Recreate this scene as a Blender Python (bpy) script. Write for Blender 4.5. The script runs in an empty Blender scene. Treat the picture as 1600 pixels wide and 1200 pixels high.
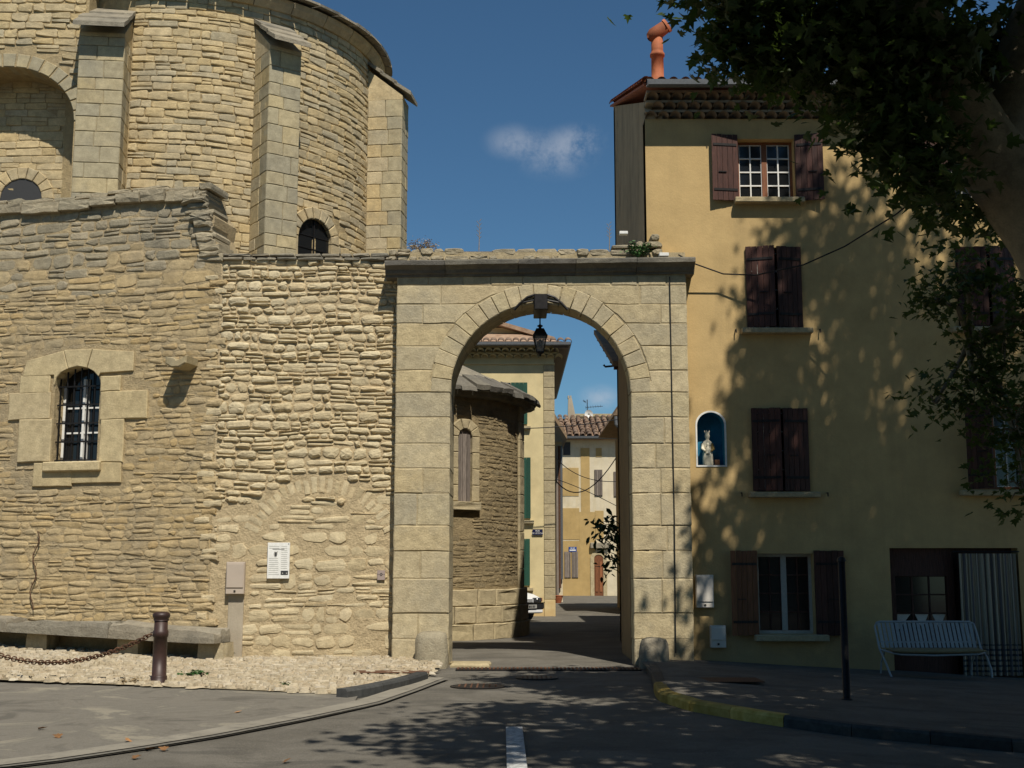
import bpy, math, random
from mathutils import Vector, Matrix, noise
from mathutils.geometry import tessellate_polygon
R = math.radians
# ------------------------------------------------------------------ camera, sky, sun, exposure
sc = bpy.context.scene
C = sc.collection
FPX, TH, EYE = 1900.0, R(8.4), 1.6
cam_d = bpy.data.cameras.new('camera'); cam = bpy.data.objects.new('camera', cam_d); C.objects.link(cam)
cam.location = (0, 0, EYE); cam.rotation_euler = (R(90) + TH, 0, 0)
cam_d.sensor_width = 36; cam_d.lens = FPX / 1600 * 36; cam_d.clip_end = 3000; cam_d.clip_start = .1
sc.camera = cam
SUN = Vector((.32, -1.0, 1.45)).normalized()          # towards the sun
w = bpy.data.worlds.new('World'); sc.world = w; w.use_nodes = True
nt = w.node_tree; nt.nodes.clear()
def N(t, typ, **k):
    n = t.nodes.new(typ)
    for a, b in k.items(): setattr(n, a, b)
    return n
sky = N(nt, 'ShaderNodeTexSky', sky_type='NISHITA', sun_disc=False, altitude=300, air_density=1.0, dust_density=0.05, ozone_density=3.0)
sky.sun_elevation = math.asin(SUN.z); sky.sun_rotation = math.atan2(SUN.x, SUN.y)
bg = N(nt, 'ShaderNodeBackground'); bg.inputs[1].default_value = .056
out = N(nt, 'ShaderNodeOutputWorld')
tc = N(nt, 'ShaderNodeTexCoord')
def ray(px, py):
    u = (px - 800) / FPX; v = (600 - py) / FPX
    return Vector((u, math.cos(TH) - v * math.sin(TH), math.sin(TH) + v * math.cos(TH)))
nz = N(nt, 'ShaderNodeTexNoise'); nz.inputs['Scale'].default_value = 24; nz.inputs['Detail'].default_value = 6; nz.inputs['Roughness'].default_value = .7
nt.links.new(tc.outputs['Generated'], nz.inputs['Vector'])
tint = N(nt, 'ShaderNodeMix', data_type='RGBA', blend_type='MULTIPLY'); tint.inputs[0].default_value = 1; tint.inputs[7].default_value = (.76, 1.10, 1.22, 1)
nt.links.new(sky.outputs[0], tint.inputs[6]); prev = tint.outputs[2]
for (px, py, rad, amt) in ((868, 240, .042, .36), (802, 222, .03, .34), (908, 220, .03, .38), (938, 622, .024, .42), (-400, 300, .09, .4), (2300, 100, .1, .4)):
    d = ray(px, py).normalized()
    ds = N(nt, 'ShaderNodeVectorMath', operation='SUBTRACT'); ds.inputs[1].default_value = d
    nt.links.new(tc.outputs['Generated'], ds.inputs[0])
    sq = N(nt, 'ShaderNodeVectorMath', operation='MULTIPLY'); sq.inputs[1].default_value = (1, 1, 1.7)
    nt.links.new(ds.outputs[0], sq.inputs[0])
    ln = N(nt, 'ShaderNodeVectorMath', operation='LENGTH'); nt.links.new(sq.outputs[0], ln.inputs[0])
    mr = N(nt, 'ShaderNodeMapRange', interpolation_type='SMOOTHSTEP'); mr.inputs[1].default_value = rad; mr.inputs[2].default_value = 0; mr.inputs[3].default_value = 0; mr.inputs[4].default_value = 1
    nt.links.new(ln.outputs['Value'], mr.inputs[0])
    m2 = N(nt, 'ShaderNodeMapRange', interpolation_type='SMOOTHSTEP'); m2.inputs[1].default_value = .36; m2.inputs[2].default_value = .64
    nt.links.new(nz.outputs[0], m2.inputs[0])
    mm = N(nt, 'ShaderNodeMath', operation='MULTIPLY'); nt.links.new(mr.outputs[0], mm.inputs[0]); nt.links.new(m2.outputs[0], mm.inputs[1])
    m3 = N(nt, 'ShaderNodeMath', operation='MULTIPLY'); nt.links.new(mm.outputs[0], m3.inputs[0]); m3.inputs[1].default_value = amt
    mx = N(nt, 'ShaderNodeMix', data_type='RGBA'); nt.links.new(m3.outputs[0], mx.inputs[0]); nt.links.new(prev, mx.inputs[6]); mx.inputs[7].default_value = (9.5, 10, 11, 1)
    prev = mx.outputs[2]
nt.links.new(prev, bg.inputs[0]); nt.links.new(bg.outputs[0], out.inputs[0])
sd = bpy.data.lights.new('sun', 'SUN'); sun = bpy.data.objects.new('sun', sd); C.objects.link(sun)
sd.energy = 5.0; sd.angle = R(.53); sd.color = (1, .945, .85)
sun.rotation_euler = (-SUN).to_track_quat('-Z', 'Y').to_euler(); sun.location = (8, -20, 30)
vs = sc.view_settings; vs.view_transform = 'Standard'; vs.look = 'None'; vs.gamma = 1; vs.exposure = 0.0; vs.use_curve_mapping = False
sc.render.engine = 'CYCLES'; sc.cycles.max_bounces = 5; sc.cycles.diffuse_bounces = 3
sc.render.resolution_x = 1024; sc.render.resolution_y = 768

# ------------------------------------------------------------------ helpers
def P(px, py, Y):
    d = ray(px, py); t = Y / d.y
    return Vector((d.x * t, Y, EYE + d.z * t))
ORG = {}
def props(o, label=None, cat=None, group=None, kind=None):
    if label: o['label'] = label
    if cat: o['category'] = cat
    if group: o['group'] = group
    if kind: o['kind'] = kind
    return o
def root(name, label, cat, loc=(0, 0, 0), group=None):
    o = bpy.data.objects.new(name, None); C.objects.link(o); o.location = loc; o.empty_display_size = .2
    ORG[o] = Vector(loc)
    return props(o, label, cat, group)
def mesh_obj(name, V, F, mat, parent=None, smooth=False, base=None):
    if parent is not None: org = ORG[parent]
    elif base is not None: org = Vector(base)
    else:
        xs = [v[0] for v in V]; ys = [v[1] for v in V]; zs = [v[2] for v in V]
        org = Vector(((min(xs) + max(xs)) / 2, (min(ys) + max(ys)) / 2, min(zs)))
    me = bpy.data.meshes.new(name)
    ox, oy, oz = org
    me.from_pydata([(v[0] - ox, v[1] - oy, v[2] - oz) for v in V], [], F)
    if mat is not None: me.materials.append(mat)
    if smooth: me.polygons.foreach_set('use_smooth', [True] * len(me.polygons))
    o = bpy.data.objects.new(name, me); C.objects.link(o)
    if parent is not None: o.parent = parent
    else: o.location = org
    ORG[o] = org
    return o
class MB:
    def __init__(s): s.V = []; s.F = []
    def add(s, V, F):
        b = len(s.V); s.V += [tuple(v) for v in V]; s.F += [tuple(i + b for i in f) for f in F]; return s
    def box(s, x0, x1, y0, y1, z0, z1, M=None, bev=0):
        """axis box; with M the coordinates are (u, w, v) of the frame: x=u, y=w, z=v"""
        if bev:
            pts = []; F = []
            b = bev
            xs = (x0, x0 + b, x1 - b, x1); ys = (y0, y0 + b, y1 - b, y1); zs = (z0, z0 + b, z1 - b, z1)
            idx = {}
            def vid(a, bb, c):
                k = (a, bb, c)
                if k not in idx: idx[k] = len(pts); pts.append((xs[a], ys[bb], zs[c]))
                return idx[k]
            L, H = (1, 2)
            F.append([vid(1, 1, 0), vid(2, 1, 0), vid(2, 2, 0), vid(1, 2, 0)]); F.append([vid(1, 1, 3), vid(2, 1, 3), vid(2, 2, 3), vid(1, 2, 3)])
            F.append([vid(1, 0, 1), vid(2, 0, 1), vid(2, 0, 2), vid(1, 0, 2)]); F.append([vid(1, 3, 1), vid(2, 3, 1), vid(2, 3, 2), vid(1, 3, 2)])
            F.append([vid(0, 1, 1), vid(0, 2, 1), vid(0, 2, 2), vid(0, 1, 2)]); F.append([vid(3, 1, 1), vid(3, 2, 1), vid(3, 2, 2), vid(3, 1, 2)])
            for q, e in ((1, 0), (2, 3)):
                for q2, e2 in ((1, 0), (2, 3)):
                    F.append([vid(1, q2, e), vid(2, q2, e), vid(2, e2, q), vid(1, e2, q)])
                    F.append([vid(q2, 1, e), vid(q2, 2, e), vid(e2, 2, q), vid(e2, 1, q)])
                    F.append([vid(q2, e, 1), vid(q2, e, 2), vid(e2, q, 2), vid(e2, q, 1)])
                    for q3, e3 in ((1, 0), (2, 3)): F.append([vid(q, q2, e3), vid(q, e2, q3), vid(e, q2, q3)])
            V = pts
        else:
            V = [(x, y, z) for x in (x0, x1) for y in (y0, y1) for z in (z0, z1)]
            F = [(0, 1, 3, 2), (4, 6, 7, 5), (0, 4, 5, 1), (2, 3, 7, 6), (0, 2, 6, 4), (1, 5, 7, 3)]
        if M: V = [M(x, z, y) for x, y, z in V]
        return s.add(V, F)
    def tube(s, path, rad, n=8, cap=True):
        path = [Vector(p) for p in path]
        if not isinstance(rad, (list, tuple)): rad = [rad] * len(path)
        b = len(s.V); ref = None
        for i, p in enumerate(path):
            t = (path[min(i + 1, len(path) - 1)] - path[max(i - 1, 0)])
            t = t.normalized() if t.length > 1e-9 else Vector((0, 0, 1))
            if ref is None: ref = Vector((0, 0, 1)) if abs(t.z) < .9 else Vector((0, 1, 0))
            a = t.cross(ref).normalized(); c = a.cross(t).normalized(); ref = c
            for k in range(n):
                an = 2 * math.pi * k / n
                s.V.append(tuple(p + (a * math.cos(an) + c * math.sin(an)) * rad[i]))
        for i in range(len(path) - 1):
            for k in range(n):
                s.F.append((b + i * n + k, b + i * n + (k + 1) % n, b + (i + 1) * n + (k + 1) % n, b + (i + 1) * n + k))
        if cap: s.F.append(tuple(b + k for k in range(n))); s.F.append(tuple(b + (len(path) - 1) * n + k for k in range(n)))
        return s
    def lathe(s, prof, c, n=20, sx=1, sy=1):
        b = len(s.V)
        for r, z in prof:
            for k in range(n):
                a = 2 * math.pi * k / n; s.V.append((c[0] + r * math.cos(a) * sx, c[1] + r * math.sin(a) * sy, c[2] + z))
        for i in range(len(prof) - 1):
            for k in range(n): s.F.append((b + i * n + k, b + i * n + (k + 1) % n, b + (i + 1) * n + (k + 1) % n, b + (i + 1) * n + k))
        s.F.append(tuple(b + k for k in range(n))); s.F.append(tuple(b + (len(prof) - 1) * n + k for k in range(n)))
        return s
    def prism(s, poly, M, w0, w1, inset=0):
        n = len(poly)
        V = [M(u, v, w0) for u, v in poly]
        if inset:
            cu = sum(p[0] for p in poly) / n; cv = sum(p[1] for p in poly) / n
            def sh(p):
                du, dv = p[0] - cu, p[1] - cv; l = math.hypot(du, dv) or 1; k = max(0, 1 - inset * 1.4 / l); return (cu + du * k, cv + dv * k)
            V += [M(u, v, w1 - inset) for u, v in poly]; V += [M(*sh(p), w1) for p in poly]
            rings = 3
        else: V += [M(u, v, w1) for u, v in poly]; rings = 2
        F = []
        for r_ in range(rings - 1):
            for k in range(n): F.append((r_ * n + k, r_ * n + (k + 1) % n, (r_ + 1) * n + (k + 1) % n, (r_ + 1) * n + k))
        F.append(tuple((rings - 1) * n + k for k in range(n))); F.append(tuple(reversed(range(n))))
        return s.add(V, F)
    def holed(s, outer, holes, M, w0, w1, back=True):
        """wall with holes: front at w1, back at w0, with reveals"""
        loops = [outer] + holes
        flat = [p for l in loops for p in l]
        tris = tessellate_polygon([[Vector((p[0], p[1], 0)) for p in l] for l in loops])
        n = len(flat)
        V = [M(u, v, w1) for u, v in flat] + [M(u, v, w0) for u, v in flat]
        F = [tuple(t) for t in tris]
        if back: F += [tuple(i + n for i in reversed(t)) for t in tris]
        b = 0
        for l in loops:
            for k in range(len(l)): F.append((b + k, b + (k + 1) % len(l), n + b + (k + 1) % len(l), n + b + k))
            b += len(l)
        return s.add(V, F)
    def build(s, name, mat, parent=None, smooth=False, base=None): return mesh_obj(name, s.V, s.F, mat, parent, smooth, base)
def front(Y0): return lambda u, v, w=0: (u, Y0 - w, v)
def rect(u0, u1, v0, v1): return [(u0, v0), (u1, v0), (u1, v1), (u0, v1)]
def archpoly(u0, u1, v0, vs_, rise=None, n=12):
    c = (u0 + u1) / 2; r = (u1 - u0) / 2; rise = r if rise is None else rise
    return [(u0, v0), (u1, v0)] + [(c + r * math.cos(math.pi * k / n), vs_ + rise * math.sin(math.pi * k / n)) for k in range(n + 1)]

# ------------------------------------------------------------------ materials
def mat_base(name):
    m = bpy.data.materials.new(name); m.use_nodes = True; t = m.node_tree
    return m, t, t.nodes['Principled BSDF']
def lk(t, a, b): t.links.new(a, b)
def noise_n(t, vec, scale, detail=4, rough=.6, dist=0):
    n = N(t, 'ShaderNodeTexNoise'); n.inputs['Scale'].default_value = scale; n.inputs['Detail'].default_value = detail; n.inputs['Roughness'].default_value = rough; n.inputs['Distortion'].default_value = dist
    lk(t, vec, n.inputs['Vector']); return n.outputs[0]
def ramp(t, fac, stops):
    n = N(t, 'ShaderNodeValToRGB'); e = n.color_ramp.elements
    while len(e) < len(stops): e.new(.5)
    if len(stops) == 1: stops = [(0, stops[0][1]), (1, stops[0][1])]
    for i, (p, c) in enumerate(stops): e[i].position = p; e[i].color = (*c, 1) if len(c) == 3 else c
    lk(t, fac, n.inputs[0]); return n.outputs[0]
def mix(t, fac, a, b, mode='MIX'):
    n = N(t, 'ShaderNodeMix', data_type='RGBA', blend_type=mode)
    for s_, v in ((0, fac), (6, a), (7, b)):
        if isinstance(v, (int, float)): n.inputs[s_].default_value = v
        elif isinstance(v, tuple): n.inputs[s_].default_value = (*v, 1)
        else: lk(t, v, n.inputs[s_])
    return n.outputs[2]
def maprange(t, v, a, b, c, d):
    n = N(t, 'ShaderNodeMapRange'); lk(t, v, n.inputs[0])
    for i, x in enumerate((a, b, c, d)): n.inputs[i + 1].default_value = x
    return n.outputs[0]
def bump(t, b, h, strength=.5, dist=.02):
    n = N(t, 'ShaderNodeBump'); n.inputs['Strength'].default_value = strength; n.inputs['Distance'].default_value = dist
    lk(t, h, n.inputs['Height']); lk(t, n.outputs[0], b.inputs['Normal'])
def pos(t): return N(t, 'ShaderNodeNewGeometry').outputs['Position']
def stone_mat(name, cols, grey=(.22, .2, .165), grey_amt=.5, var=1.0, bumps=.6, gscale=.9, fine=45, dist=.02):
    m, t, b = mat_base(name); p = pos(t)
    oi = N(t, 'ShaderNodeObjectInfo').outputs['Random']; isl = N(t, 'ShaderNodeNewGeometry').outputs['Random Per Island']
    s = N(t, 'ShaderNodeMath', operation='ADD'); lk(t, oi, s.inputs[0]); lk(t, isl, s.inputs[1])
    fr = N(t, 'ShaderNodeMath', operation='FRACT'); lk(t, s.outputs[0], fr.inputs[0])
    c = ramp(t, fr.outputs[0], [(i / (len(cols) - 1) if len(cols) > 1 else 0, k) for i, k in enumerate(cols)])
    mot = noise_n(t, p, 7, 5, .65); c = mix(t, 1.0, c, ramp(t, mot, [(.25, (.72 , .70, .68)), (.75, (1.18, 1.17, 1.15))]), 'MULTIPLY')
    if grey_amt:
        g = maprange(t, noise_n(t, p, gscale, 5, .7), .48, .72, 0, grey_amt); c = mix(t, g, c, grey)
    f = noise_n(t, p, fine, 4, .7); c = mix(t, .55, c, ramp(t, f, [(.3, (.72, .71, .69)), (.7, (1.2, 1.2, 1.2))]), 'MULTIPLY')
    lk(t, c, b.inputs['Base Color']); b.inputs['Roughness'].default_value = .93; b.inputs['Specular IOR Level'].default_value = .15
    h = N(t, 'ShaderNodeMath', operation='ADD'); lk(t, noise_n(t, p, fine * .8, 5, .75), h.inputs[0]); lk(t, noise_n(t, p, 11, 4, .6), h.inputs[1])
    bump(t, b, h.outputs[0], bumps, dist)
    return m
def plain(name, col, rough=.6, metal=0, var=.15, scale=20, bumps=0, spec=.3, col2=None, stretch=None):
    m, t, b = mat_base(name); p = pos(t)
    if stretch:
        q = N(t, 'ShaderNodeVectorMath', operation='MULTIPLY'); q.inputs[1].default_value = stretch; lk(t, p, q.inputs[0]); p = q.outputs[0]
    n = noise_n(t, p, scale, 5, .65)
    c2 = col2 or tuple(x * (1 + var * 1.5) for x in col); c1 = tuple(x * (1 - var) for x in col)
    oi = N(t, 'ShaderNodeObjectInfo').outputs['Random']
    c = ramp(t, n, [(.3, c1), (.7, c2)])
    c = mix(t, 1.0, c, ramp(t, oi, [(0, (1 - var,) * 3), (1, (1 + var,) * 3)]), 'MULTIPLY')
    lk(t, c, b.inputs['Base Color']); b.inputs['Roughness'].default_value = rough; b.inputs['Metallic'].default_value = metal; b.inputs['Specular IOR Level'].default_value = spec
    if bumps: bump(t, b, n, bumps, .01)
    return m
def stucco(name, col, dirty, scale=.7, amt=.6, bumps=.25, low=None):
    m, t, b = mat_base(name); p = pos(t)
    c = ramp(t, noise_n(t, p, 2.2, 6, .65), [(.3, tuple(x * .86 for x in col)), (.7, tuple(x * 1.12 for x in col))])
    q = N(t, 'ShaderNodeVectorMath', operation='MULTIPLY'); q.inputs[1].default_value = (1.6, 1.6, .5); lk(t, p, q.inputs[0])
    c = mix(t, maprange(t, noise_n(t, q.outputs[0], scale, 6, .7, .4), .52, .75, 0, amt), c, dirty)
    q2 = N(t, 'ShaderNodeVectorMath', operation='MULTIPLY'); q2.inputs[1].default_value = (5, 5, .25); lk(t, p, q2.inputs[0])
    c = mix(t, maprange(t, noise_n(t, q2.outputs[0], 1.2, 5, .7), .5, .8, 0, amt * .7), c, dirty)
    c = mix(t, maprange(t, noise_n(t, p, .45, 3, .6, 1.0), .45, .62, 0, .22), c, tuple(min(1, x * 1.25) for x in col))
    f = noise_n(t, p, 60, 4, .7); c = mix(t, .4, c, ramp(t, f, [(.3, (.82, .82, .82)), (.7, (1.1, 1.1, 1.1))]), 'MULTIPLY')
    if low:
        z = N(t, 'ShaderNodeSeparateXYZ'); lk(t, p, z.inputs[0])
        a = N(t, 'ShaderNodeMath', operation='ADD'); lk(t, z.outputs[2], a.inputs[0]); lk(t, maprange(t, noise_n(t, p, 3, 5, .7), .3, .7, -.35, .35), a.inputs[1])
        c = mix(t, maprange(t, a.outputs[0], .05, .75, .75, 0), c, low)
    lk(t, c, b.inputs['Base Color']); b.inputs['Roughness'].default_value = .92; b.inputs['Specular IOR Level'].default_value = .15
    h = N(t, 'ShaderNodeMath', operation='ADD'); lk(t, noise_n(t, p, 35, 5, .7), h.inputs[0]); lk(t, noise_n(t, p, 5, 4, .6), h.inputs[1])
    bump(t, b, h.outputs[0], bumps, .02)
    return m
M_ = {}
M_['rubble_l'] = stone_mat('rubble_ochre', [(0.49, 0.37, 0.19), (0.52, 0.4, 0.22), (0.48, 0.375, 0.215), (0.55, 0.435, 0.25), (0.5, 0.365, 0.18), (0.46, 0.375, 0.23)], grey=(.27, .23, .165), grey_amt=.6)
M_['rubble_r'] = stone_mat('rubble_pale', [(0.57, 0.475, 0.3), (0.61, 0.515, 0.33), (0.55, 0.45, 0.275), (0.64, 0.55, 0.365), (0.58, 0.465, 0.28)], grey=(.36, .31, .22), grey_amt=.35)
M_['mortar_l'] = stone_mat('mortar_sandy', [(0.475, 0.375, 0.22)], grey=(.29, .25, .18), grey_amt=.6, bumps=1.0, dist=.03)
M_['mortar_r'] = stone_mat('mortar_pale', [(0.58, 0.465, 0.285)], grey=(.42, .33, .2), grey_amt=.3, bumps=1.0, dist=.03)
M_['drum'] = stone_mat('drum_stone', [(0.53, 0.415, 0.225), (0.58, 0.465, 0.27), (0.49, 0.4, 0.245), (0.56, 0.43, 0.225), (0.44, 0.38, 0.255), (0.55, 0.455, 0.285)], grey=(.25, .23, .175), grey_amt=.5, bumps=.5)
M_['drum_mortar'] = stone_mat('drum_mortar', [(0.43, 0.335, 0.185)], grey_amt=.35, bumps=.9)
M_['ashlar'] = stone_mat('ashlar_limestone', [(0.46, 0.385, 0.24), (0.56, 0.47, 0.3), (0.5, 0.425, 0.265), (0.53, 0.43, 0.25), (0.43, 0.375, 0.255), (0.55, 0.445, 0.265)], grey=(.31, .28, .21), grey_amt=.65, bumps=.6, fine=42, dist=.02)
M_['ashlar_b'] = stone_mat('buttress_ashlar', [(.46, .39, .24), (.38, .34, .235), (.52, .43, .25), (.34, .31, .225), (.48, .38, .2)], grey=(.24, .225, .18), grey_amt=.55, bumps=.35)
M_['joint'] = stone_mat('joint_mortar', [(0.42, 0.345, 0.21)], grey_amt=.3, bumps=.6)
M_['frame_stone'] = stone_mat('window_stone', [(.52, .42, .24), (.56, .46, .27), (.5, .41, .25)], grey=(.4, .34, .22), grey_amt=.3, bumps=.45, fine=50)
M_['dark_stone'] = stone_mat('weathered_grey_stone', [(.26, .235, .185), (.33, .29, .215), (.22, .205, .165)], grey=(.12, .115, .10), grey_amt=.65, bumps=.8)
M_['lichen'] = stone_mat('cornice_stone', [(.15, .14, .12), (.19, .175, .14)], grey=(.07, .07, .065), grey_amt=.7, bumps=.6)
M_['wall_grey'] = stone_mat('greyed_wall_stone', [(.36, .31, .21), (.42, .36, .25), (.31, .275, .195)], grey=(.20, .185, .145), grey_amt=.6, bumps=.8)
M_['chapel'] = stone_mat('chapel_render', [(.31, .245, .14), (.34, .265, .15), (.28, .225, .135)], grey=(.15, .12, .07), grey_amt=.7, bumps=.9, gscale=1.6, fine=40, dist=.03)
M_['chapel_stone'] = stone_mat('chapel_plinth', [(.42, .35, .21), (.47, .39, .24), (.38, .32, .2)], grey_amt=.3)
M_['pebble'] = stone_mat('pebble', [(.46, .39, .27), (.53, .46, .335), (.40, .335, .225), (.47, .385, .26), (.56, .50, .385)], grey=(.4, .36, .28), grey_amt=.3, bumps=.4)
M_['pebble_bed'] = stone_mat('pebble_bed', [(.30, .25, .165)], grey_amt=.4, bumps=1.0)
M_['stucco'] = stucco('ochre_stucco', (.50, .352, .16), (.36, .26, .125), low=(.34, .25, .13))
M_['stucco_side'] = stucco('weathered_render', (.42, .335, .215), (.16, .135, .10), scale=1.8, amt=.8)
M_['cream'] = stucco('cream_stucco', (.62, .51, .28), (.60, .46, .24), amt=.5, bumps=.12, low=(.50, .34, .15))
M_['farwall'] = stucco('pale_peeling_render', (.60, .52, .37), (.52, .40, .2), scale=.9, amt=.7)
M_['ochre'] = stucco('ochre_patch', (.42, .29, .12), (.5, .36, .17), amt=.4)
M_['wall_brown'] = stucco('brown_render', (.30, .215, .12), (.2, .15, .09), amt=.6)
M_['wood'] = plain('dark_brown_wood', (.055, .022, .015), .55, var=.35, scale=9, bumps=.5, stretch=(6, 6, .6))
M_['wood_red'] = plain('russet_wood', (.20, .075, .03), .55, var=.3, scale=9, stretch=(6, 6, .6))
M_['wood_grey'] = plain('grey_wood', (.17, .14, .115), .8, var=.3, scale=9, stretch=(6, 6, .6), bumps=.4)
M_['green'] = plain('green_paint', (.018, .065, .042), .5, var=.15)
M_['white'] = plain('white_paint', (.72, .71, .66), .5, var=.08)
M_['offwhite'] = plain('offwhite_plastic', (.60, .56, .49), .5, var=.05, scale=3)
M_['beige'] = plain('beige_plastic', (.45, .375, .30), .5, var=.04, scale=3)
M_['metal'] = plain('black_iron', (.018, .016, .015), .5, .3, var=.3, scale=30)
M_['brown_metal'] = plain('brown_painted_iron', (.04, .02, .015), .5, .1, var=.15, spec=.5)
M_['zinc'] = plain('zinc', (.13, .135, .14), .6, .4, var=.15)
M_['rust'] = plain('rusty_iron', (.10, .05, .028), .8, .2, var=.4)
M_['terra'] = plain('terracotta', (.30, .095, .04), .75, var=.25, scale=6, bumps=.3)
M_['tile'] = plain('roof_tile_clay', (.36, .20, .115), .85, var=.3, scale=5, bumps=.3, col2=(.46, .33, .22))
M_['tile_old'] = plain('old_genoise_clay', (.22, .15, .09), .9, var=.3, scale=6, bumps=.4)
M_['asphalt'] = plain('asphalt', (.085, .078, .066), .9, var=.25, scale=70, bumps=.7, spec=.2)
M_['chrome'] = plain('chrome', (.7, .7, .7), .15, 1, var=.02)
M_['carpaint'] = plain('white_car_paint', (.75, .75, .74), .25, var=.02, spec=.6)
M_['rubber'] = plain('black_rubber', (.015, .015, .015), .7, var=.1)
M_['ink'] = plain('dark_ink', (.04, .04, .04), .6, var=.05)
M_['grey_ink'] = plain('grey_ink', (.36, .35, .31), .6, var=.05)
M_['navy'] = plain('navy_enamel', (.012, .014, .05), .3, var=.05, spec=.5)
M_['blue'] = plain('blue_enamel', (.03, .07, .25), .3, var=.05, spec=.5)
M_['nicheblue'] = plain('blue_limewash', (.03, .22, .36), .8, var=.2, scale=4)
M_['statue'] = plain('painted_plaster', (.66, .6, .45), .7, var=.12, scale=30)
M_['gold'] = plain('dull_gilding', (.30, .2, .06), .6, var=.2)
M_['bench'] = plain('pale_blue_paint', (.29, .32, .33), .45, var=.08)
M_['cushion'] = plain('olive_cloth', (.20, .165, .09), .9, var=.1)
M_['yellow'] = plain('worn_yellow_paint', (.44, .29, .03), .8, var=.45, scale=6, col2=(.46, .34, .10), bumps=.4)
M_['kerb'] = plain('kerb_stone', (.17, .155, .125), .9, var=.25, scale=14, bumps=.5)
M_['dark_kerb'] = plain('tarred_kerb', (.045, .045, .042), .8, var=.3, scale=12, bumps=.4)
M_['line'] = plain('worn_white_line', (.42, .42, .39), .85, var=.6, scale=22, bumps=.5, col2=(.52, .52, .49))
M_['leaf'] = plain('plane_leaf', (.055, .085, .02), .5, var=.3, scale=3, spec=.35)
def translucent(m, col):
    t = m.node_tree; b = t.nodes['Principled BSDF']; o = [n for n in t.nodes if n.type == 'OUTPUT_MATERIAL'][0]
    tr = N(t, 'ShaderNodeBsdfTranslucent'); tr.inputs[0].default_value = (*col, 1); mx = N(t, 'ShaderNodeMixShader'); mx.inputs[0].default_value = .35
    lk(t, b.outputs[0], mx.inputs[1]); lk(t, tr.outputs[0], mx.inputs[2]); lk(t, mx.outputs[0], o.inputs[0])
translucent(M_['leaf'], (.10, .16, .025))
M_['leaf_dark'] = plain('shrub_leaf', (.04, .085, .022), .5, var=.3, scale=8)
M_['weed'] = plain('weed_leaf', (.05, .12, .03), .6, var=.3, scale=20)
M_['dry'] = plain('dry_plant', (.26, .19, .10), .9, var=.3, scale=20)
M_['deadleaf'] = plain('fallen_leaf', (.26, .13, .05), .8, var=.4, scale=20)
M_['bark'] = stone_mat('plane_bark', [(.20, .165, .115), (.27, .23, .16)], grey=(.10, .085, .06), grey_amt=.8, bumps=.5, gscale=3)
M_['cable'] = plain('black_cable', (.015, .015, .015), .6, var=.1)
M_['cement'] = stucco('cement', (.40, .34, .25), (.3, .26, .2), bumps=.3)
def glass_mat():
    m, t, b = mat_base('dark_glass'); b.inputs['Base Color'].default_value = (.012, .013, .014, 1); b.inputs['Roughness'].default_value = .08; b.inputs['Specular IOR Level'].default_value = .5
    return m
M_['glass'] = glass_mat()
def lamp_glass():
    m, t, b = mat_base('smoky_lantern_glass'); b.inputs['Base Color'].default_value = (.30, .28, .26, 1); b.inputs['Roughness'].default_value = .2; b.inputs['Alpha'].default_value = .55
    return m
M_['lglass'] = lamp_glass()
def curtain_mat():
    m, t, b = mat_base('striped_curtain_cloth'); p = pos(t)
    x = N(t, 'ShaderNodeSeparateXYZ'); lk(t, p, x.inputs[0])
    def st(v, f, thr):
        a = N(t, 'ShaderNodeMath', operation='MULTIPLY'); lk(t, v, a.inputs[0]); a.inputs[1].default_value = f
        b_ = N(t, 'ShaderNodeMath', operation='FRACT'); lk(t, a.outputs[0], b_.inputs[0])
        c = N(t, 'ShaderNodeMath', operation='GREATER_THAN'); lk(t, b_.outputs[0], c.inputs[0]); c.inputs[1].default_value = thr; return c.outputs[0]
    c = mix(t, st(x.outputs[0], 9, .62), (.42, .37, .27), (.13, .12, .12)); c = mix(t, st(x.outputs[0], 18, .8), c, (.2, .17, .12))
    low = N(t, 'ShaderNodeMath', operation='LESS_THAN'); lk(t, x.outputs[2], low.inputs[0]); low.inputs[1].default_value = .32
    hz = N(t, 'ShaderNodeMath', operation='MULTIPLY'); lk(t, st(x.outputs[2], 12, .6), hz.inputs[0]); lk(t, low.outputs[0], hz.inputs[1])
    c = mix(t, hz.outputs[0], c, (.08, .08, .09)); lk(t, c, b.inputs['Base Color']); b.inputs['Roughness'].default_value = .9
    return m
M_['curtain'] = curtain_mat()

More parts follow.
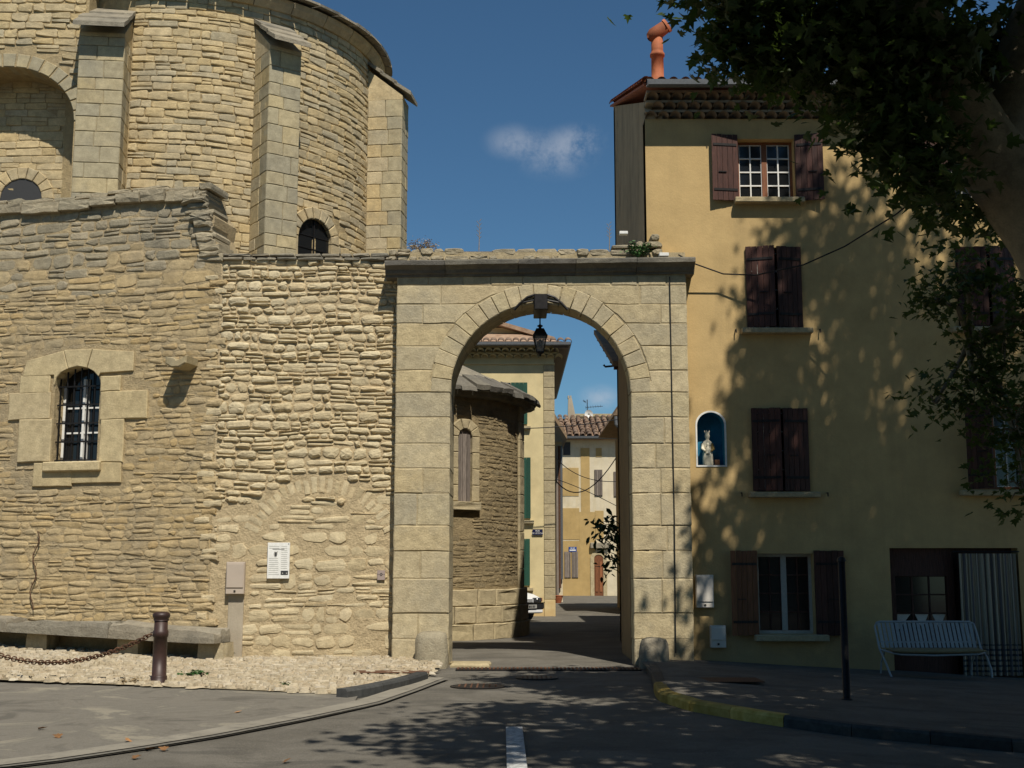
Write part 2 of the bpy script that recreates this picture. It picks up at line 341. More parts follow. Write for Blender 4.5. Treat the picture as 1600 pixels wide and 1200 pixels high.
# ------------------------------------------------------------------ masonry generators
def rubble(rng, u0, u1, v0, v1, h, wd, gap, amp=.03, split=.15, keep=None, n=9, cham=(.12, .42), rag=.3):
    """irregular courses; returns outline polygons"""
    out_ = []; v = v0; i = 0
    ph = [rng.uniform(0, 9) for _ in range(6)]
    def wave(u, i):
        return amp * (math.sin(u * 1.3 + ph[i % 6] * .4 + i * .35) * .6 + math.sin(u * 3.7 + ph[(i * 7) % 6] + i) * .4)
    while v < v1:
        hh = rng.uniform(*h); nxt = v + hh
        u = u0 - rng.uniform(0, wd[0])
        while u < u1:
            ww = rng.uniform(*wd) * (1.35 if rng.random() < .15 else 1)
            ua, ub = max(u, u0), min(u + ww, u1); u += ww
            if ub - ua < .05: continue
            subs = [(0, 1)]
            if rng.random() < split and hh > .1: k = rng.uniform(.35, .65); subs = [(0, k), (k, 1)]
            for (a, b) in subs:
                lo = v + hh * a; hi = v + hh * b
                lo_l = lo + (wave(ua, i) if a == 0 else (wave(ua, i) + wave(ua, i + 1)) / 2); lo_r = lo + (wave(ub, i) if a == 0 else (wave(ub, i) + wave(ub, i + 1)) / 2)
                hi_l = hi + (wave(ua, i + 1) if b == 1 else (wave(ua, i) + wave(ua, i + 1)) / 2); hi_r = hi + (wave(ub, i + 1) if b == 1 else (wave(ub, i) + wave(ub, i + 1)) / 2)
                uc, vc = (ua + ub) / 2, (lo_l + hi_r) / 2
                if keep and not keep(uc, vc, (ub - ua) / 2, (hi - lo) / 2): continue
                g = gap * rng.uniform(.5, 1.3); J = lambda: rng.uniform(-rag, rag) * gap
                shr = rng.uniform(.0, rag * .35) * (hi - lo)
                q = [(ua + g + J(), lo_l + g + J() + (shr if rng.random() < .5 else 0)), (ub - g + J(), lo_r + g + J()), (ub - g + J(), hi_r - g * .6 + J()), (ua + g + J(), hi_l - g * .6 + J() - shr)]
                poly = []; dim = min(ub - ua, hi - lo)
                for k in range(4):
                    A, B, D = Vector(q[k]), Vector(q[(k + 1) % 4]), Vector(q[k - 1])
                    c1 = dim * rng.uniform(*cham); c2 = dim * rng.uniform(*cham) * .8
                    la, lb_ = (D - A).length, (B - A).length
                    poly.append(tuple(A + (D - A) * min(.42, c1 / max(la, .01)))); poly.append(tuple(A + (B - A) * min(.3, c2 / max(lb_, .01))))
                    if lb_ > .16: m_ = A.lerp(B, rng.uniform(.4, .6)); poly.append((m_.x + rng.uniform(-.01, .01), m_.y + rng.uniform(-1, 1) * rag * .05 * dim + (dim * .03 if k == 2 else 0)))
                out_.append([(a_ + rng.uniform(-1, 1) * .05 * dim * (rag + .3), b_ + rng.uniform(-1, 1) * .05 * dim * (rag + .3)) for a_, b_ in poly])
        v = nxt; i += 1
    return out_
def stone_geo(poly, M, d, rng, back=-.03, in1=.95, in2=.72):
    n = len(poly); cu = sum(p[0] for p in poly) / n; cv = sum(p[1] for p in poly) / n
    tu, tv = rng.uniform(-.1, .1), rng.uniform(-.1, .1)
    V = [M(p[0], p[1], back) for p in poly]
    hu = max(abs(p[0] - cu) for p in poly); hv = max(abs(p[1] - cv) for p in poly); hm = min(hu, hv)
    for ins, k, jt in ((1 - in1, .6, .12), (1 - in2, 1, .16)):
        su_, sv_ = 1 - ins * hm / hu, 1 - ins * hm / hv
        for p in poly:
            du, dv = (p[0] - cu) * su_, (p[1] - cv) * sv_
            V.append(M(cu + du, cv + dv, d * (k + rng.uniform(-jt, jt)) + tu * du * .5 + tv * dv))
    F = []
    for r_ in range(2):
        for k in range(n): F.append((r_ * n + k, r_ * n + (k + 1) % n, (r_ + 1) * n + (k + 1) % n, (r_ + 1) * n + k))
    V.append(M(cu, cv, d * rng.uniform(.95, 1.2)))
    for k in range(n): F.append((2 * n + k, 2 * n + (k + 1) % n, 3 * n))
    return V, F
def area(poly):
    return abs(sum(poly[i][0] * poly[(i + 1) % len(poly)][1] - poly[(i + 1) % len(poly)][0] * poly[i][1] for i in range(len(poly)))) / 2
def add_stones(polys, M, parent, mat, rng, d=(.02, .05), name='stone', limit=300, rest='small_stones', back=-.03, **kw):
    polys = sorted(polys, key=area, reverse=True)
    rm = MB()
    for i, p in enumerate(polys):
        V, F = stone_geo(p, M, rng.uniform(*d), rng, back, **kw)
        if i < limit: mesh_obj(name, V, F, mat, parent)
        else: rm.add(V, F)
    if rm.V: props(rm.build(rest, mat, parent), kind='stuff')
def jit(poly, rng, a): return [(p[0] + rng.uniform(-a, a), p[1] + rng.uniform(-a, a)) for p in poly]
def dens(poly, k=3):
    o = []
    for i in range(len(poly)):
        a, b = poly[i], poly[(i + 1) % len(poly)]
        for j in range(k): o.append((a[0] + (b[0] - a[0]) * j / k, a[1] + (b[1] - a[1]) * j / k))
    return o
def block(poly, M, parent, mat, rng, d=0.0, back=-.12, inset=.012, name='block', j=.004, k=3):
    p = jit(dens(poly, k), rng, j)
    return MB().prism(p, M, back, d, inset).build(name, mat, parent)
def shrink(u0, u1, v0, v1, g): return rect(u0 + g, u1 - g, v0 + g, v1 - g)
def text_mesh(txt, size, M, u, v, w_, mat, parent, name='lettering', align='CENTER'):
    cu = bpy.data.curves.new('t', 'FONT'); cu.body = txt; cu.size = size; cu.align_x = align; cu.align_y = 'CENTER'; cu.extrude = .002
    o = bpy.data.objects.new('t', cu); me = bpy.data.meshes.new_from_object(o)
    V = [M(u + p.co.x, v + p.co.y, w_ + p.co.z) for p in me.vertices]; F = [tuple(p.vertices) for p in me.polygons]
    bpy.data.objects.remove(o); bpy.data.curves.remove(cu); bpy.data.meshes.remove(me)
    return mesh_obj(name, V, F, mat, parent)

# ------------------------------------------------------------------ ground
def gz(x, y):
    z = -.055 * max(0, x - 2.4) if y < 21 else 0
    z = max(z, -.5)
    return z
def sheet(name, x0, x1, y0, y1, nx, ny, fz, mat, **k):
    V = []; F = []
    for j in range(ny + 1):
        for i in range(nx + 1):
            x = x0 + (x1 - x0) * i / nx; y = y0 + (y1 - y0) * j / ny; V.append((x, y, fz(x, y)))
    for j in range(ny):
        for i in range(nx): a = j * (nx + 1) + i; F.append((a, a + 1, a + nx + 2, a + nx + 1))
    return mesh_obj(name, V, F, mat, base=(0, 0, 0), smooth=True)
def asphalt_mat():
    m, t, b = mat_base('patched_asphalt'); p = pos(t)
    c = ramp(t, noise_n(t, p, 1.1, 6, .7, .6), [(.35, (.115, .105, .086)), (.5, (.14, .128, .106)), (.62, (.17, .156, .13))])
    q = N(t, 'ShaderNodeVectorMath', operation='MULTIPLY'); q.inputs[1].default_value = (.8, 2.2, 1); lk(t, p, q.inputs[0])
    c = mix(t, maprange(t, noise_n(t, q.outputs[0], .9, 4, .6), .56, .6, 0, .55), c, (.088, .082, .07))
    f = noise_n(t, p, 120, 3, .7); c = mix(t, .8, c, ramp(t, f, [(.32, (.45, .45, .45)), (.68, (1.6, 1.57, 1.5))]), 'MULTIPLY')
    c = mix(t, maprange(t, noise_n(t, p, 38, 3, .6), .58, .7, 0, .45), c, (.24, .22, .18))
    lk(t, c, b.inputs['Base Color']); b.inputs['Roughness'].default_value = .9; b.inputs['Specular IOR Level'].default_value = .2
    bump(t, b, f, .8, .012); return m
M_['road'] = asphalt_mat()
def apron_mat():
    m, t, b = mat_base('worn_pale_asphalt'); p = pos(t)
    q = N(t, 'ShaderNodeVectorMath', operation='MULTIPLY'); q.inputs[1].default_value = (1.0, 1.25, 1); lk(t, p, q.inputs[0])
    c = ramp(t, noise_n(t, q.outputs[0], .8, 6, .7, .8), [(.36, (.13, .118, .096)), (.47, (.20, .18, .145)), (.53, (.17, .155, .126)), (.62, (.28, .25, .19))])
    f = noise_n(t, p, 110, 3, .7); c = mix(t, .6, c, ramp(t, f, [(.3, (.65, .65, .65)), (.7, (1.3, 1.3, 1.28))]), 'MULTIPLY')
    lk(t, c, b.inputs['Base Color']); b.inputs['Roughness'].default_value = .92; b.inputs['Specular IOR Level'].default_value = .2
    bump(t, b, f, .7, .012); return m
M_['apron'] = apron_mat()
props(sheet('ground', -80, 80, -40, 260, 16, 30, lambda x, y: -.62 if y < 21 else -.05, M_['asphalt']), kind='structure')
props(sheet('road', -14, 14, -6, 75, 56, 162, lambda x, y: gz(x, y) + (.007 * math.sin(x * 1.1) * math.sin(y * .7) if y < 17 else 0), M_['road']), kind='structure')
# left apron of pale worn asphalt between the pebbles and the road
edge = [(-12, 18.2), (-9, 17.3), (-6.83, 16.63), (-4.8, 16.05), (-3.2, 15.5), (-1.85, 15.0)]          # pebble edge
gut = [(-12, 6.5), (-7, 8.3), (-4.11, 10.12), (-3.5, 10.95), (-3.0, 11.77), (-2.4, 13.0), (-1.81, 14.39), (-1.5, 15.8), (-1.2, 17.4)]
def strip(name, A, B, z, mat, kind='structure', parent=None):
    V = [(x, y, z(x, y)) for x, y in A] + [(x, y, z(x, y)) for x, y in B]; n = len(A)
    o = mesh_obj(name, V, [(i, i + 1, n + i + 1, n + i) for i in range(n - 1)], mat, parent, base=(0, 0, 0)); return props(o, kind=kind) if kind else o
def resamp(path, n):
    L = [0]
    for a, b in zip(path, path[1:]): L.append(L[-1] + math.dist(a, b))
    o = []
    for i in range(n):
        t = L[-1] * i / (n - 1); k = max(j for j in range(len(L)) if L[j] <= t + 1e-9); k = min(k, len(path) - 2)
        f_ = (t - L[k]) / (L[k + 1] - L[k]); o.append(tuple(path[k][c] + (path[k + 1][c] - path[k][c]) * f_ for c in range(len(path[0]))))
    return o
strip('asphalt_apron', resamp(edge, 24), resamp(gut[:7], 24), lambda x, y: .032, M_['apron'])
M_['gutterm'] = stucco('worn_concrete_channel', (.26, .235, .185), (.13, .118, .096), scale=2.5, amt=.95)
strip('gutter_channel', resamp(gut, 40), [(x + .26, y - .12) for x, y in resamp(gut, 40)], lambda x, y: .036, M_['gutterm'])
strip('tar_seam', [(x + .265, y - .123) for x, y in resamp(gut, 40)], [(x + .33, y - .16) for x, y in resamp(gut, 40)], lambda x, y: .03, M_['kerb'])
# pebble pavement
rng = random.Random(5)
def pz(x, y): return .05 + (.07 + .04 * max(0, -4.9 - x)) * min(1, max(0, (y - 15.2 - max(0, -4.9 - x) * .3) / 4.5))
pav = strip('pebble_pavement', resamp(edge + [(-1.3, 16.9)], 30), resamp([(-12, 22.2), (-4.9, 20.1), (-1.2, 20.1)], 30), lambda x, y: pz(x, y) - .012, M_['pebble_bed'])
pm = MB()
def inpav(x, y):
    ye = 15.0 + (-1.85 - x) * .335 if x < -1.85 else 15.0 + (x + 1.85) * 3.4
    yt = 19.95 if x > -4.9 else 19.95 + (-4.9 - x) * .24
    return ye + .02 + .09 * math.sin(x * 5.1) * math.sin(x * 1.7 + 1) + rng.uniform(-.09, .07) < y < yt
yy = 14.9; row = 0
while yy < 21.3:
    x = -10.2 + rng.uniform(0, .1)
    while x < -1.15:
        wv = rng.uniform(.05, .19); dv = rng.uniform(.05, .105)
        px_, py_ = x + wv / 2, yy + rng.uniform(-.025, .025); x += wv + .012
        if not inpav(px_, py_): continue
        hgt = rng.uniform(.004, .036); rot = rng.uniform(-.5, .5); n = 6; V = []
        z0 = pz(px_, py_)
        for ring, (s_, zz) in enumerate(((1, -.01), (.72, hgt))):
            for k in range(n):
                a = 2 * math.pi * k / n + rot; V.append((px_ + math.cos(a) * wv * .52 * s_ * rng.uniform(.85, 1.1), py_ + math.sin(a) * dv * .56 * s_ * rng.uniform(.85, 1.1), z0 + zz + rng.uniform(-.004, .004)))
        F = [(k, (k + 1) % n, n + (k + 1) % n, n + k) for k in range(n)] + [tuple(n + k for k in range(n))]
        pm.add(V, F)
    yy += .088
props(pm.build('pebbles', M_['pebble'], pav), kind='stuff')
# left kerb (tarred) at the end of the pebbles
kp = [(-1.95, 14.75), (-1.75, 15.1), (-1.5, 15.75), (-1.3, 16.4), (-1.15, 17.1)]
kr = root('left_kerb', 'dark tarred kerb edging the pebbles beside the gateway', 'kerb', (-1.5, 15.8, 0))
def kerb_run(parent, path, wd, h, mats, seg=1.0, name='kerb_stone', zf=None, side=1):
    L = sum(math.dist(a, b) for a, b in zip(path, path[1:])); n = max(2, int(L / seg) + 1); pts = resamp(path, n * 3 + 1)
    for k in range(n):
        q = pts[k * 3:k * 3 + 4]; V = []; m = mats(k, n) if callable(mats) else mats
        for i, (x, y) in enumerate(q):
            a = q[max(i - 1, 0)]; b = q[min(i + 1, 3)]; t = Vector((b[0] - a[0], b[1] - a[1], 0)).normalized(); nn = Vector((-t.y, t.x, 0)) * side
            s_ = .004 * (1 if i == 0 else -1 if i == 3 else 0); z = zf(x, y) if zf else 0
            for du, dz in ((0, -.1), (0, h - .03), (.025, h), (wd, h), (wd, -.1)): V.append((x + nn.x * du + t.x * s_, y + nn.y * du + t.y * s_, z + dz))
        F = [(i * 5 + j, i * 5 + (j + 1) % 5, (i + 1) * 5 + (j + 1) % 5, (i + 1) * 5 + j) for i in range(3) for j in range(5)] + [tuple(range(5)), tuple(15 + j for j in range(5))]
        mesh_obj(name, V, F, m, parent)
kerb_run(kr, kp, .16, .13, M_['dark_kerb'], .9, side=1)
# right pavement and kerb
kpath = [(2.02, 18.7), (1.92, 17.2), (1.76, 15.4), (1.73, 14.7), (1.95, 13.7), (2.45, 12.75), (3.2, 12.1), (4.6, 11.65), (7, 11.35), (12.5, 11.0)]
kres = resamp(kpath, 40)
inner = [(max(x, 2.02) + .0, y) for x, y in kres]
V = []; F = []
for i, (x, y) in enumerate(kres):
    # rows from the kerb to the house line
    tx, ty = 2.0 + (x - 1.73) / (12.5 - 1.73) * 10.5, 20.0
    for j in range(9):
        f_ = j / 8; X = x + .14 + (tx - x - .14) * f_; Y = y + .03 + (ty - y) * f_; V.append((X, Y, gz(X, Y) + .105 + .012 * math.sin(X * 2.3) * math.sin(Y * 1.9)))
for i in range(39):
    for j in range(8): a = i * 9 + j; F.append((a, a + 1, a + 10, a + 9))
props(mesh_obj('pavement', V, F, M_['road'], base=(0, 0, 0)), kind='structure')
kr2 = root('right_kerb', 'curving kerb of the house pavement, partly painted yellow', 'kerb', (2.5, 13, 0))
def kmat(k, n):
    f_ = (k + .5) / n; return M_['dark_kerb'] if f_ < .16 else M_['yellow'] if f_ < .40 else M_['dark_kerb']
kerb_run(kr2, kpath, .15, .115, kmat, .75, zf=gz, side=1)
# road markings, covers, drain
def flat(name, poly, z, mat, parent=None, **k):
    o = mesh_obj(name, [(x, y, z + gz(x, y)) for x, y in poly], [tuple(range(len(poly)))], mat, parent)
    return o
ln = flat('lane_line', [(-.06, 12.2), (.10, 12.2), (.13, 8.5), (-.03, 8.5)], .03, M_['line']); props(ln, 'worn white centre line on the near asphalt road', 'road marking')
def cover(name, cx, cy, rx, ry, z, label):
    rt = root(name, label, 'manhole', (cx, cy, z))
    MB().lathe([(1, 0), (1, .012), (.9, .014), (.86, .008), (.84, .014), (0.02, .016)], (cx, cy, z), 24, rx, ry).build('rim', M_['metal'], rt)
    for k in range(-3, 4):
        hw = ry * math.sqrt(max(.05, .7 - (k / 4.2) ** 2)); MB().box(cx + k * rx * .22 - .012, cx + k * rx * .22 + .012, cy - hw, cy + hw, z + .012, z + .02).build('rib', M_['rust'], rt)
cover('manhole_cover', -.45, 16.3,   .36, .32, .007, 'round iron manhole cover in the road left of centre, before the arch')
cover('manhole_cover', .35, 17.5, .3, .26, .007, 'dark iron cover in the road just before the drain')
flat_p = MB().box(2.35, 3.25, 16.0, 16.6, .118, .128, bev=.004).build('pavement_plate', M_['rust']); flat_p.location.z = gz(2.8, 16.3) + .112
props(flat_p, 'dark rectangular iron plate in the right pavement near the kerb', 'iron plate')
fp2 = MB().box(-2.2, -1.15, 17.25, 17.6, .098, .108, bev=.004).build('rusty_plate', M_['rust']); props(fp2, 'rusty iron strip at the edge of the pebbles by the arch', 'iron plate')
dr = root('drain_channel', 'iron grated drain running across the street under the arch', 'drain', (.5, 18.9, 0))
MB().box(-.85, 1.95, 18.72, 19.06, .002, .024).build('channel', M_['metal'], dr)
me0 = None
for k in range(46):
    x = -.83 + k * .06; o = MB().box(x, x + .03, 18.76, 19.02, .024, .036).build('slat', M_['rust'], dr)
# ------------------------------------------------------------------ arch gateway
rng = random.Random(11)
AY = 19.6; MA = front(AY); AC, AR, ASZ, ARE = .465, 1.465, 4.36, 1.80
gate = root('stone_gateway', 'tall round-arched gateway of pale ashlar blocks spanning the street', 'gateway', (AC, AY + .6, 0))
def opening(r, v0=-.1, n=28):
    return [(AC - r, v0), (AC - r, ASZ)] + [(AC - r * math.cos(math.pi * k / n), ASZ + r * math.sin(math.pi * k / n)) for k in range(1, n)] + [(AC + r, ASZ), (AC + r, v0)]
core = [(-1.885, -.1)] + [(AC - AR - .03, -.1)] + [(u + .115, v) for u, v in opening(AR + .145)[1:-1]] + [(AC + AR + .26, -.1), (2.865, -.1), (2.865, 6.7), (-1.885, 6.7)]
MB().holed(core, [], MA, -1.28, -.010).build('core', M_['joint'], gate)
rows = [0.0, .42, .82, 1.36, 1.8, 2.2, 2.72, 3.12, 3.52, 3.95, 4.36, 4.72, 5.12, 5.5, 5.82, 6.14, 6.30]
def inner_u(v, side):
    if v <= ASZ: return AC + side * AR
    d = v - ASZ
    return AC + side * (math.sqrt(max(0, ARE * ARE - d * d)) if d < ARE else 0)
for r0, r1 in zip(rows, rows[1:]):
    full = r1 > ASZ + ARE + .1
    if full:
        u = -1.9
        while u < 2.88 - .05:
            ww = rng.uniform(.38, .75); e = min(u + ww, 2.88); e = 2.88 if 2.88 - e < .25 else e
            block(shrink(u, e, r0, r1, .005), MA, gate, M_['ashlar'], rng, rng.uniform(-.004, .006), -.25); u = e
        continue
    for side, ou in ((-1, -1.9), (1, 2.88)):
        i0, im, i1 = (inner_u(r0, side), inner_u((r0 + r1) / 2, side), inner_u(r1, side))
        near = max(i0, i1) if side < 0 else min(i0, i1)
        # ragged split
        lo, hi = (ou, min(i0, i1)) if side < 0 else (max(i0, i1), ou)
        span = hi - lo; nb = max(1, round(span / .62 + rng.uniform(-.3, .3)))
        cuts = [lo + span * k / nb + (rng.uniform(-.1, .1) if 0 < k < nb else 0) for k in range(nb + 1)]
        for k in range(nb):
            a, b = cuts[k], cuts[k + 1]; g = .0045
            dd = rng.uniform(-.006, .008) - (.012 if r0 < .8 and rng.random() < .5 else 0)
            if r0 >= ASZ and side < 0 and k == nb - 1: poly = [(a + g, r0 + g), (i0 - g, r0 + g), (im - g, (r0 + r1) / 2), (i1 - g, r1 - g), (a + g, r1 - g)]
            elif r0 >= ASZ and side > 0 and k == 0: poly = [(i0 + g, r0 + g), (b - g, r0 + g), (b - g, r1 - g), (i1 + g, r1 - g), (im + g, (r0 + r1) / 2)]
            else: poly = shrink(a, b, r0, r1, g)
            jamb = (side < 0 and k == nb - 1 and r0 < ASZ) or (side > 0 and k == 0 and r0 < ASZ)
            block(poly, MA, gate, M_['ashlar'], rng, dd, (-1.3 if side < 0 else -.45) if jamb else -.25, j=.005)
nv = 23
for k in range(nv):
    a0 = math.pi * k / nv + .0025; a1 = math.pi * (k + 1) / nv - .0025
    re = ARE + rng.uniform(-.02, .02) - .004
    for ring, (w0, w1) in enumerate(((-.43, .006), (-.86, -.436), (-1.3, -.866))):
        pts = []
        e_ = .055 * ring
        for a, r_ in ((a0, AR + e_), ((a0 + a1) / 2, AR + e_), (a1, AR + e_), (a1, re + e_), ((a0 + a1) / 2, re + e_), (a0, re + e_)):
            pts.append((AC + e_ + r_ * math.cos(a), ASZ + r_ * math.sin(a)))
        MB().prism(jit(pts, rng, .004), MA, w0, w1 + rng.uniform(-.003, .004), .012).build('voussoir', M_['ashlar'], gate)
# cornice in stones
prof = [(-.3, 6.30), (.02, 6.30), (.03, 6.335), (.07, 6.345), (.09, 6.40), (.15, 6.445), (.20, 6.46), (.205, 6.525), (.18, 6.545), (-.3, 6.56)]
cu_ = [-2.09, -1.1, .1, 1.05, 2.05, 3.01]
for a, b in zip(cu_, cu_[1:]):
    V = []; tilt = lambda x: (x - .4) * .012; ns = 5
    for k in range(ns):
        x = a + .004 + (b - a - .008) * k / (ns - 1); V += [(x, AY - w_ - rng.uniform(-.006, .006), z + tilt(x) + rng.uniform(-.006, .006)) for w_, z in prof]
    n = len(prof); F = [(k * n + i, k * n + (i + 1) % n, (k + 1) * n + (i + 1) % n, (k + 1) * n + i) for k in range(ns - 1) for i in range(n)] + [tuple(range(n)), tuple((ns - 1) * n + i for i in range(n))]
    mesh_obj('cornice_stone', V, F, M_['lichen'], gate)
MB().box(-1.95, 2.4, AY + .1, AY + 1.2, 6.55, 6.74).build('rubble_bed', M_['dark_stone'], gate)
def topline(u): return 6.79 + .05 * math.sin(u * 2.1) + .03 * math.sin(u * 5) + (.32 * max(0, (u - 1.6) / .8) if u > 1.6 else 0)
MT = front(AY - .06 + .0)
pl = rubble(rng, -2.05, 2.5, 6.54, 7.25, (.07, .15), (.14, .42), .008, .012, .1, keep=lambda u, v, a, b: v + b * .4 < topline(u))
add_stones(pl, front(AY + .06), gate, M_['wall_grey'], rng, (.03, .10), 'rubble_stone', back=-.35)
# guard stones
def guard(cx, cy, wd, h, label, seed):
    g = random.Random(seed); V = []; n = 14; prof_ = [(1.0, -.05), (1.02, .1), (.97, h * .5), (.93, h * .8), (.82, h * .95), (.5, h), (.05, h * 1.01)]
    for r_, z in prof_:
        for k in range(n):
            a = 2 * math.pi * k / n; e = 4; c, s_ = math.cos(a), math.sin(a); q = (abs(c) ** e + abs(s_) ** e) ** (-1 / e)
            V.append((cx + c * q * wd * .5 * r_ + g.uniform(-.01, .01), cy + s_ * q * wd * .42 * r_ + g.uniform(-.01, .01), z + g.uniform(-.01, .01)))
    F = [(i * n + k, i * n + (k + 1) % n, (i + 1) * n + (k + 1) % n, (i + 1) * n + k) for i in range(len(prof_) - 1) for k in range(n)] + [tuple((len(prof_) - 1) * n + k for k in range(n))]
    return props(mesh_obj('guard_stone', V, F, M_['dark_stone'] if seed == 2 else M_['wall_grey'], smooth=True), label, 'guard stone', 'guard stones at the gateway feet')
guard(-1.25, 19.3, .52, .55, 'worn sunlit guard stone at the left foot of the gateway', 1)
guard(2.2, 19.25, .46, .46, 'shaded guard stone at the right foot of the gateway by the kerb', 2)
foot = MB().prism(jit(dens(rect(-.98, -.35, 19.35, 19.9), 3), rng, .03), lambda u, v, w_: (u, v, w_), -.02, .06, .03).build('worn_threshold_stone', M_['chapel_stone']); props(foot, 'low worn stone slab inside the left foot of the arch', 'stone slab')
# lantern
LX, LY = .475, 20.25
lan = root('hanging_lantern', 'black four-sided street lantern hanging under the crown of the arch', 'lantern', (LX, LY, 5.0))
MB().tube([(LX, LY, 5.80), (LX, LY, 5.58)], .012, 8).build('rod', M_['metal'], lan)
MB().lathe([(.01, .0), (.03, .01), (.022, .03), (.05, .05), (.05, .06), (.02, .075), (.012, .09)], (LX, LY, 5.53), 12).build('finial', M_['metal'], lan, True)
def frus(r0, z0, r1, z1, mat, name, parent, rot=math.pi / 4):
    V = [(LX + r * math.cos(rot + k * math.pi / 2), LY + r * math.sin(rot + k * math.pi / 2), z) for r, z in ((r0, z0), (r1, z1)) for k in range(4)]
    return mesh_obj(name, V, [(0, 1, 2, 3), (4, 5, 6, 7)] + [(k, (k + 1) % 4, 4 + (k + 1) % 4, 4 + k) for k in range(4)], mat, parent)
frus(.165, 5.42, .09, 5.535, M_['metal'], 'hood', lan); frus(.175, 5.395, .175, 5.422, M_['metal'], 'hood_rim', lan)
frus(.075, 5.14, .145, 5.395, M_['lglass'], 'glass', lan)
for k in range(4):
    a = math.pi / 4 + k * math.pi / 2
    MB().tube([(LX + .08 * math.cos(a), LY + .08 * math.sin(a), 5.13), (LX + .15 * math.cos(a), LY + .15 * math.sin(a), 5.4)], .009, 6).build('corner_bar', M_['metal'], lan)
MB().lathe([(.03, 0), (.05, .06), (.045, .1), (.02, .12)], (LX, LY, 5.22), 10).build('bulb', M_['ink'], lan, True)
frus(.05, 5.10, .085, 5.14, M_['metal'], 'base', lan); MB().lathe([(.005, 0), (.025, .02), (.012, .045)], (LX, LY, 5.06), 10).build('drop', M_['metal'], lan, True)
br = root('lantern_bracket', 'dark iron bracket box fixed across the arch crown above the lantern', 'bracket', (LX, 19.7, 5.7))
MB().box(LX - .11, LX + .11, 19.52, 20.3, 5.72, 5.98, bev=.01).build('box', M_['metal'], br)
for s_ in (-1, 1):
    MB().tube([(LX + s_ * .1, 19.56, 5.97), (LX + s_ * .22, 19.56, 5.93), (LX + s_ * .34, 19.56, 5.83), (LX + s_ * .44, 19.56, 5.72)], .022, 8).build('arm', M_['metal'], br)
    MB().tube([(LX + s_ * .1, 19.56, 5.88), (LX + s_ * .3, 19.56, 5.84)], .016, 8).build('arm', M_['metal'], br)
cb = MB().tube([(2.6, 19.58, 6.28), (2.6, 19.575, 4.2), (2.6, 19.575, 2.2), (2.58, 19.575, .2)], .009, 6).build('wall_cable', M_['cable']); props(cb, 'thin grey cable running down the right pier of the gateway', 'cable')
# ------------------------------------------------------------------ pale rubble wall left of the gateway
rng = random.Random(21)
WY = 19.9; MW = front(WY)
wall2 = root('pale_rubble_wall', 'wall of pale proud rubble stones between the gateway and the ochre wall', 'wall', (-3.4, WY + .4, 0))
def w2_top(u): return 6.62 + .03 * math.sin(u * 3) + .05
MB().box(-4.9, -1.88, -.8, 0, -.1, 6.62, lambda u, v, w_: MW(u, v, w_)).build('mortar', M_['mortar_r'], wall2)
REL = (-3.1, 1.62, 1.18)     # blocked relieving arch
def k2(u, v, a, b):
    dr_ = math.hypot(u - REL[0], v - REL[1])
    if v > 1.9 and REL[2] - .12 < dr_ < REL[2] + .26 and v > REL[1] + .3: return False
    for (x0, x1, y0, y1) in ((-4.72, -4.3, 1.05, 1.68),): 
        if x0 - a < u < x1 + a and y0 - b < v < y1 + b: return False
    if v < 1.5 and u < -4.35: return False
    if v < 2.6: return (math.sin(u * 7 + v * 5) * .5 + .5) > .08
    return True
pl = rubble(rng, -4.85, -1.9, 2.55, 6.66, (.07, .165), (.11, .36), .008, .045, .25, keep=k2, cham=(.15, .5), rag=.9)
add_stones(pl, MW, wall2, M_['rubble_r'], rng, (.016, .05), limit=230, in1=.9, in2=.5)
pl = rubble(rng, -4.85, -1.9, .1, 2.6, (.10, .25), (.16, .46), .008, .04, .25, keep=k2, cham=(.15, .5), rag=.9)
add_stones(pl, MW, wall2, M_['rubble_r'], rng, (.005, .02), limit=70, in1=.85, in2=.42)
for k in range(23):
    a = math.pi * (.13 + .74 * (k + .5) / 23); da = math.pi * .74 / 23 * .40; r0, r1 = REL[2] - .06, REL[2] + rng.uniform(.14, .24)
    poly = [(REL[0] + r * math.cos(a + s_ * da), REL[1] + r * math.sin(a + s_ * da)) for r, s_ in ((r0, -1), (r1, -1), (r1, 1), (r0, 1))]
    V, F = stone_geo(jit(dens(poly, 2), rng, .008), MW, rng.uniform(.002, .011), rng, in1=.85, in2=.4); mesh_obj('relieving_arch_stone', V, F, M_['rubble_r'], wall2)
# flat stones along its top
pl = rubble(rng, -4.85, -1.95, 6.62, 6.74, (.06, .07), (.2, .45), .008, .006, 0, n=10)
add_stones(pl, front(WY - .02), wall2, M_['dark_stone'], rng, (.03, .07), 'coping_stone', back=-.5)
# ------------------------------------------------------------------ ochre rubble wall, window, bench
rng = random.Random(31)
LO = Vector((-4.9, 19.9, 0)); LD = Vector((.9727, -.2321, 0)); LN = Vector((-.2321, -.9727, 0))
def ML(u, v, w_=0): p = LO + LD * u + LN * w_; return (p.x, p.y, v)
def LP(px, py):
    d = ray(px, py); o = Vector((0, 0, EYE)); t = (LO - o).dot(LN) / d.dot(LN); p = o + d * t
    return ((p - LO).dot(LD), p.z)
wallL = root('ochre_rubble_wall', 'long ochre rubble wall with a barred window, left of the pale wall', 'wall', (-7.2, 20.8, 0))
a0 = LP(80, 722); a1 = LP(157, 600); WU0, WU1, WV0 = a0[0], a1[0], a0[1]; WVS = LP(118, 600)[1]; WRISE = LP(118, 573)[1] - WVS
hole = archpoly(WU0, WU1, WV0, WVS, WRISE)
TOPZ = LP(200, 296)[1]
